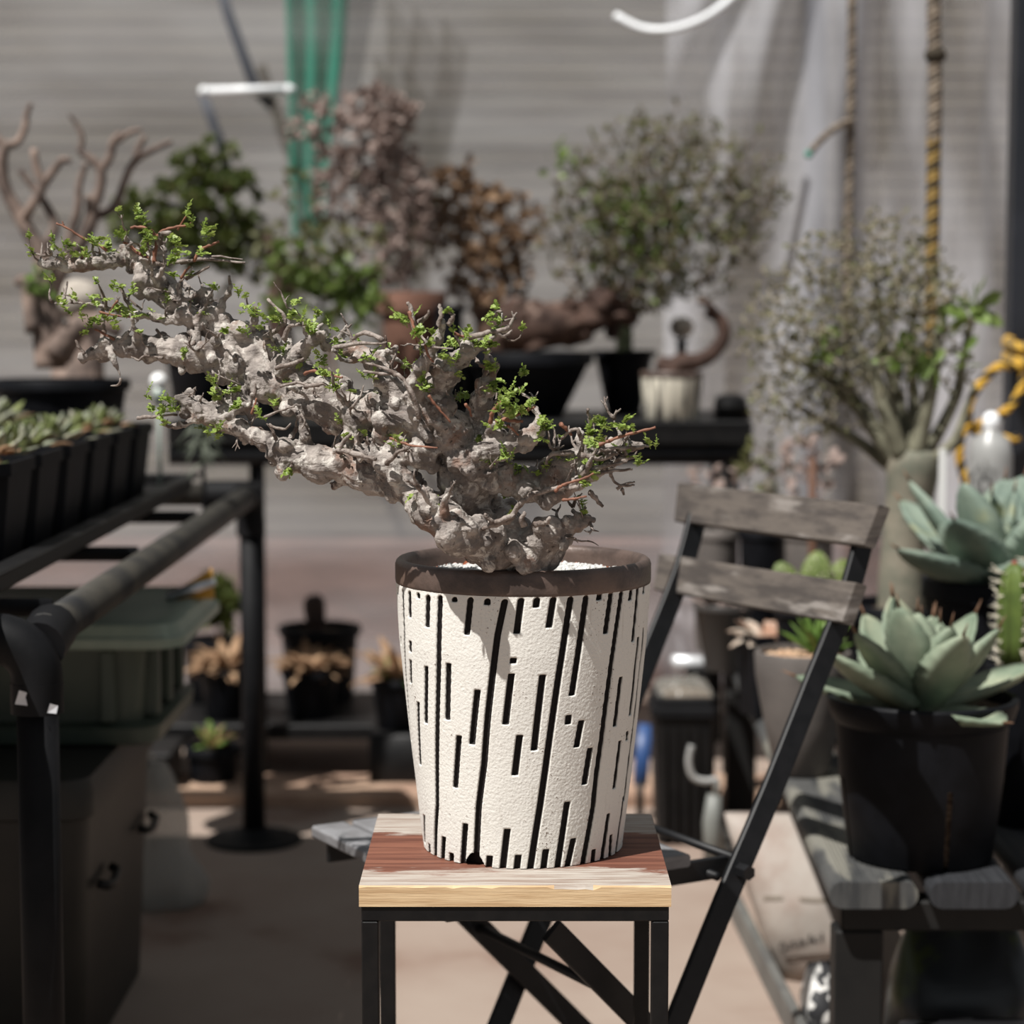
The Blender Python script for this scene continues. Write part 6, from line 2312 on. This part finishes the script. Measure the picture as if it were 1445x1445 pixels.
rope('wrap', [at(1424, 500, Y + 0.03), at(1424, 506, Y), at(1440, 512, Y - 0.012), at(1462, 510, Y - 0.012), at(1478, 506, Y), at(1478, 500, Y + 0.03)], 0.013, [M_ROPEYEL, M_ROPEYEL2], None, parent=t, pitch=0.04)
rope('loop', [at(1440, 520, Y - 0.02), at(1412, 516, Y - 0.03), at(1385, 540, Y - 0.03), at(1368, 570, Y - 0.03), at(1366, 598, Y - 0.03), at(1356, 616, Y - 0.03), at(1354, 645, Y - 0.03), at(1360, 672, Y - 0.03), at(1364, 684, Y - 0.03)], 0.010, [M_ROPEYEL2, M_ROPEYEL2, M_ROPEBLK], None, parent=t, pitch=0.05)
rope('loop', [at(1445, 525, Y - 0.02), at(1440, 550, Y - 0.03), at(1424, 575, Y - 0.03), at(1400, 592, Y - 0.03), at(1378, 600, Y - 0.02), at(1372, 608, Y - 0.02), at(1395, 612, Y - 0.02), at(1425, 620, Y - 0.03), at(1436, 616, Y - 0.03)], 0.009, [M_ROPEYEL2, M_ROPEYEL2, M_ROPEBLK], None, parent=t, pitch=0.05)
Y = 4.12
p0 = V((at(1398, 640, Y).x, Y, DZ))
M_JUG = mat('pale_grey_plastic', rgb(156, 156, 154), 0.35, rgb(140, 140, 138), 8, spec=0.5)
hz = at(1398, 602, Y).z - DZ
t = thing('grey_canister', 'tall pale grey canister with a white cap under the yellow rope loops', 'canister', p0)
b = MB()
b.lathe([(0.001, 0), (0.040, 0), (0.042, 0.004), (0.042, hz - 0.06), (0.036, hz - 0.025), (0.016, hz - 0.008), (0.014, hz)], p0, 32)
b.build('body', M_JUG, t, auto=50)
b = MB()
b.lathe([(0.015, hz - 0.004), (0.017, hz), (0.016, hz + 0.02), (0.008, hz + 0.028), (0.001, hz + 0.029)], p0, 20)
b.build('cap', M_WHITETUBE, t)
# white plant labels by the upper agave
M_TAG = mat('white_plastic', rgb(214, 214, 212), 0.5)
for px, py, L in ((1330, 650, 'white plant label standing upright left of the grey canister'), ):
    p = at(px, py, 3.62)
    b = MB()
    b.box((p.x, 3.62, (DZ + p.z + 0.02) / 2), (0.013, 0.0018, p.z + 0.02 - DZ))
    tag(b.build('plant_label', M_TAG, smooth=False), L, 'plant label')

# ================================================================== black bin and things behind the chair
p0 = at_z(968, 1196, 0)
BX, BY = p0.x, p0.y + 0.1
t = thing('lidded_bin', 'black ribbed bin on the floor between the chair and the deck bench', 'bin', (BX, BY, 0))
hb = 0.285
def sq(w, d_, z, k=0.2):
    q = []
    for x, y in ((-w + w * k, -d_), (w - w * k, -d_), (w, -d_ + d_ * k), (w, d_ - d_ * k), (w - w * k, d_), (-w + w * k, d_), (-w, d_ - d_ * k), (-w, -d_ + d_ * k)):
        q.append(V((BX + x, BY + y, z)))
    return q
b = MB()
b.loft([sq(0.057, 0.075, 0), sq(0.066, 0.085, hb)], True)
for k in range(-2, 3):
    b.box((BX + k * 0.022, BY - 0.083, hb * 0.46), (0.008, 0.012, hb * 0.84))
b.build('body', M_TRAY, t, smooth=False)
b = MB()
b.loft([sq(0.070, 0.09, hb - 0.015), sq(0.072, 0.092, hb - 0.012), sq(0.072, 0.092, hb + 0.004), sq(0.066, 0.086, hb + 0.008), sq(0.066, 0.086, hb + 0.022), sq(0.062, 0.082, hb + 0.026)], True)
b.build('lid', M_PIPEBLUE, t, smooth=False)
zt = hb + 0.026
M_CRUMPLE = sheer('crumpled_clear_film', (0.34, 0.33, 0.30, 1), 0.5, 0.15, 0.8)
c = V((BX, BY - 0.0, zt))
t = thing('crumpled_film', 'crumpled clear plastic film heaped on the black bin lid', 'plastic film', c)
b = MB()
rng = random.Random(19)
vs, fs = [], []
N = 22
for i in range(N + 1):
    for j in range(N + 1):
        u, v = i / N - 0.5, j / N - 0.5
        e = max(abs(u), abs(v)) * 2
        h = 0.003 + (0.012 * (1 - e ** 2) + 0.03 * abs(noise.noise(V((u * 6, v * 6, 3)))) + 0.018 * abs(noise.noise(V((u * 17, v * 17, 5))))) * (1 if e < 1 else 0.1)
        vs.append(c + V((u * 0.118, v * 0.15, h)))
for i in range(N):
    for j in range(N):
        a = i * (N + 1) + j
        fs.append((a, a + N + 1, a + N + 2, a + 1))
b.add(vs, fs)
b.build('sheet', M_CRUMPLE, t, smooth=False)
M_TANCARD = mat('tan_card', rgb(150, 132, 112), 0.8, rgb(120, 102, 86), 20)
b = MB()
b.box((BX + 0.005, BY, zt + 0.001), (0.1, 0.13, 0.002))
b.build('card', M_TANCARD, t, smooth=False)
M_STEEL = mat('bright_steel_tube', rgb(222, 224, 226), 0.4, metal=0.35)
q = at(985, 935, 4.62)
t = thing('steel_tube', 'short shiny steel tube on a dark stand behind the crumpled clear film', 'tube', (q.x, 4.62, 0))
b = MB()
b.tube([at(950, 934, 4.62), at(1016, 938, 4.66)], 0.016, 14)
b.build('tube', M_STEEL, t)
b = MB()
b.box((q.x, 4.63, (q.z - 0.012) / 2), (0.05, 0.04, q.z - 0.012), bev=0.003)
b.box((q.x, 4.63, 0.006), (0.08, 0.08, 0.012), bev=0.003)
b.build('stand', M_TRAY, t, smooth=False)
# blue scoop
M_BLUE = mat('blue_plastic', rgb(42, 70, 116), 0.45, spec=0.4)
q0, q1 = at(911, 1022, 4.68), at(903, 1108, 4.64)
t = thing('blue_handle', 'blue plastic paddle leaning upright left of the black ribbed bin', 'garden tool', (q1.x, 4.64, 0))
b = MB()
b.tube([q0, (q0 + q1) / 2, q1], 1, flat=(0.032, 0.012, (1, 0, 0)))
b.build('paddle', M_BLUE, t)
b = MB()
b.tube([q1 + V((0, 0, 0.01)), V((q1.x, q1.y - 0.01, 0.0))], 0.008, 8)
b.build('handle', M_TRAY, t)
# bent grey pipe
t = thing('bent_pipe', 'pale grey bent pipe standing between the black bin and the bench post', 'pipe', at_z(1010, 1196, 0))
b = MB()
Y = 4.2
b.tube([tuple(p) for p in [V(q) for q in spline([tuple(at(976, 1052, Y)), tuple(at(972, 1075, Y)), tuple(at(978, 1096, Y)), tuple(at(994, 1102, Y)), tuple(at(1012, 1100, Y))], 6)]], 0.0068, 10)
b.build('hook', M_JUG, t)
b = MB()
g = at(1006, 1112, Y)
b.tube([at(1012, 1098, Y), at(1012, 1124, Y)], 0.006, 10)
z0 = 0.0
q = at(1008, 1125, Y)
b.tube([V((q.x, Y, q.z + 0.005)), V((q.x - 0.004, Y, 0.1)), V((q.x + 0.004, Y, 0.0))], [0.014, 0.019, 0.024], 14)
b.build('stem', mat('grey_plastic', rgb(116, 118, 114), 0.5), t)
# hose ring
b = MB()
q = at_z(1050, 1198, 0.0)
for k in range(2):
    P = [V((q.x + 0.045 * math.cos(a), q.y + 0.055 * math.sin(a), 0.012 + 0.021 * k)) for a in [2 * PI * i / 28 for i in range(27)]]
    b.tube(P, 0.0095, 8)
tag(b.build('hose_coil', M_PIPE), 'small coil of dark grey hose on the floor beside the rear bench post', 'hose')

# ================================================================== sacks under the bench
def sack(name, label, cat, c, w, d_, h, m, seed, lean=0.0, leanx=0.0, rz=0.0, rows=16, seg=36, topw=0.75):
    rng = random.Random(seed)
    c = V(c)
    t = thing(name, label, cat, c)
    b = MB()
    ca, sa = math.cos(rz), math.sin(rz)
    rings = []
    for i in range(rows + 1):
        v = i / rows
        wv = w / 2 * (0.9 + 0.14 * math.sin(v * PI)) * (1 - (1 - topw) * v ** 3)
        dv = d_ / 2 * (0.55 + 0.6 * math.sin(PI * (0.12 + 0.76 * v))) * (1 - 0.75 * v ** 4)
        if i == 0:
            wv *= 0.9
            dv *= 0.85
        ring = []
        for j in range(seg):
            a = 2 * PI * j / seg
            x = wv * math.copysign(abs(math.cos(a)) ** 0.6, math.cos(a))
            y = dv * math.copysign(abs(math.sin(a)) ** 0.85, math.sin(a))
            k = 1 + 0.06 * noise.noise(V((math.cos(a) * 2 + seed, math.sin(a) * 2, v * 5)))
            k2 = 0.010 * noise.noise(V((a * 2.5 + seed, v * 7, 2))) + 0.006 * noise.noise(V((a * 6, v * 16 + seed, 4)))
            x, y = x * k + leanx * v ** 1.3, y * (k + k2 * 8) + lean * v * v
            ring.append(c + V((x * ca - y * sa, x * sa + y * ca, 0.002 + h * v)))
        rings.append(ring)
    b.loft(rings, True)
    b.build('body', m, t)
    return t, rings
def sackface(rings, u, v):
    """point on the front of a sack: u -1..1 across, v 0..1 up"""
    r = rings[min(len(rings) - 1, int(v * (len(rings) - 1)))]
    r2 = rings[min(len(rings) - 1, int(v * (len(rings) - 1)) + 1)]
    f = v * (len(rings) - 1) - int(v * (len(rings) - 1))
    n = len(r)
    a = (0.75 + u * 0.2) * n
    j = int(a) % n
    g = a - int(a)
    p = r[j].lerp(r[(j + 1) % n], g).lerp(r2[j].lerp(r2[(j + 1) % n], g), f)
    return p
M_SACK = mat('white_woven_sack', rgb(154, 146, 138), 0.6, rgb(136, 120, 110), 7, spec=0.3, bump=0.2, bump_scale=40, col3=rgb(150, 112, 92), scale3=6, ramp3=(0.6, 0.75))
p0 = at_z(1098, 1400, 0)
SX, SY = p0.x + 0.082, p0.y + 0.085
t, rings = sack('soil_sack', 'white printed soil sack propped on the floor under the edge of the deck bench', 'sack', (SX, SY, 0), 0.165, 0.12, 0.262, M_SACK, 3, 0.05, -0.085, rz=-0.1, topw=1.05)
M_INK = mat('black_ink', rgb(44, 40, 38), 0.6)
def ink_text(parent, rings, txt, u0, v0, size, m, slant=0.0):
    cu = bpy.data.curves.new('print', 'FONT')
    cu.body = txt
    cu.size = 1.0
    cu.shear = 0.15
    cu.align_x = 'CENTER'
    o = bpy.data.objects.new('print', cu)
    COL.objects.link(o)
    bpy.context.view_layer.update()
    dg = bpy.context.evaluated_depsgraph_get()
    me = bpy.data.meshes.new_from_object(o.evaluated_get(dg))
    bpy.data.objects.remove(o)
    b = MB()
    wid = max(abs(v.co.x) for v in me.vertices) * 2
    vs = []
    for v in me.vertices:
        u = u0 + v.co.x / wid * size
        w_ = v0 + v.co.y / wid * size * 0.42 + slant * v.co.x / wid
        p = sackface(rings, u, w_)
        c = rings[int(w_ * (len(rings) - 1))]
        mid = sum(c, V()) / len(c)
        d = (p - mid)
        d.z = 0
        vs.append(p + d.normalized() * 0.0015)
    b.add(vs, [tuple(f.vertices) for f in me.polygons])
    bpy.data.meshes.remove(me)
    return b.build('lettering', m, parent, smooth=False)
ink_text(t, rings, 'Outaki', -0.19, 0.24, 0.58, M_INK, 0.10)
b = MB()
def strip(b, u0, u1, v0, dv, sl=0.0):
    n = 8
    vs = []
    for i in range(n + 1):
        u = u0 + (u1 - u0) * i / n
        for q in (0, dv):
            p = sackface(rings, u, v0 + q + sl * i / n)
            vs.append(p + V((0, -0.0016, 0)))
    b.add(vs, [(2 * i, 2 * i + 2, 2 * i + 3, 2 * i + 1) for i in range(n)])
strip(b, -0.45, 0.28, 0.145, 0.02, 0.06)
b.build('small_print', mat('brown_ink', rgb(92, 78, 68), 0.7), t, smooth=False)
b = MB()
strip(b, -0.5, -0.12, 0.52, 0.022, 0.02)
b.build('small_print', mat('faded_ink', rgb(112, 102, 90), 0.7), t, smooth=False)
b = MB()
strip(b, 0.0, 0.45, 0.535, 0.022, -0.01)
b.build('small_print', MATS['faded_ink'], t, smooth=False)
# patterned sack in front of it, yellow packet behind
M_PATTERN = mat('black_white_print', rgb(44, 44, 46), 0.5, rgb(206, 204, 200), 42, ramp=(0.5, 0.56), detail=1)
p1 = at_z(1150, 1452, 0)
sack('printed_bag', 'small bag with a black and white print beside the bench post', 'bag', (p1.x + 0.015, p1.y - 0.05, 0), 0.085, 0.06, 0.115, M_PATTERN, 9, 0.02, rz=0.3)
M_YELPACK = mat('yellow_packet', rgb(176, 158, 40), 0.5)
p1 = at(1118, 1170, 3.82)
sack('yellow_packet', 'yellow packet standing behind the white soil sack', 'packet', (p1.x, 3.82, 0), 0.06, 0.04, at(1118, 1150, 3.82).z, M_YELPACK, 12, 0.0, rz=0.2)
# a white plastic sheet edge hanging down by the post
M_DARKBAG = mat('dark_printed_plastic', rgb(40, 42, 44), 0.35, rgb(58, 66, 34), 9, spec=0.5, bump=0.4, bump_scale=22, ramp=(0.52, 0.62))
sack('dark_bag', 'dark glossy printed bag in the shade under the front of the deck bench', 'bag', (0.655, 3.02, 0), 0.22, 0.13, 0.235, M_DARKBAG, 21, 0.02, rz=0.05)
M_BLACKSHEET = mat('black_plastic_film', rgb(24, 24, 26), 0.3, spec=0.6, bump=0.3, bump_scale=15)
sack('black_bag', 'slumped shiny black bag on the floor in front of the dark printed bag', 'bag', (0.63, 2.80, 0), 0.25, 0.16, 0.155, M_BLACKSHEET, 22, 0.0, topw=0.95)
# ================================================================== light
SUN_AZ, SUN_EL = math.radians(43), math.radians(59)
sd_ = V((-math.sin(SUN_AZ) * math.cos(SUN_EL), -math.cos(SUN_AZ) * math.cos(SUN_EL), math.sin(SUN_EL)))
sl = bpy.data.lights.new('sun', 'SUN')
sl.energy = 6.9
sl.angle = math.radians(0.55)
sl.color = (1.0, 0.972, 0.93)
so = bpy.data.objects.new('sun', sl)
COL.objects.link(so)
so.location = (-3, -3, 5)
so.rotation_euler = (-sd_).to_track_quat('-Z', 'Y').to_euler()
w = bpy.data.worlds.new('sky')
SC.world = w
w.use_nodes = True
bg = w.node_tree.nodes['Background']
bg.inputs['Color'].default_value = (0.86, 0.93, 1.0, 1)
bg.inputs['Strength'].default_value = 0.27
SC.view_settings.view_transform = 'Standard'
SC.view_settings.look = 'None'
SC.view_settings.exposure = 0.0
SC.view_settings.gamma = 1.0
SC.view_settings.use_curve_mapping = False
SC.cycles.max_bounces = 8
SC.cycles.transparent_max_bounces = 16
SC.cycles.sample_clamp_indirect = 6.0
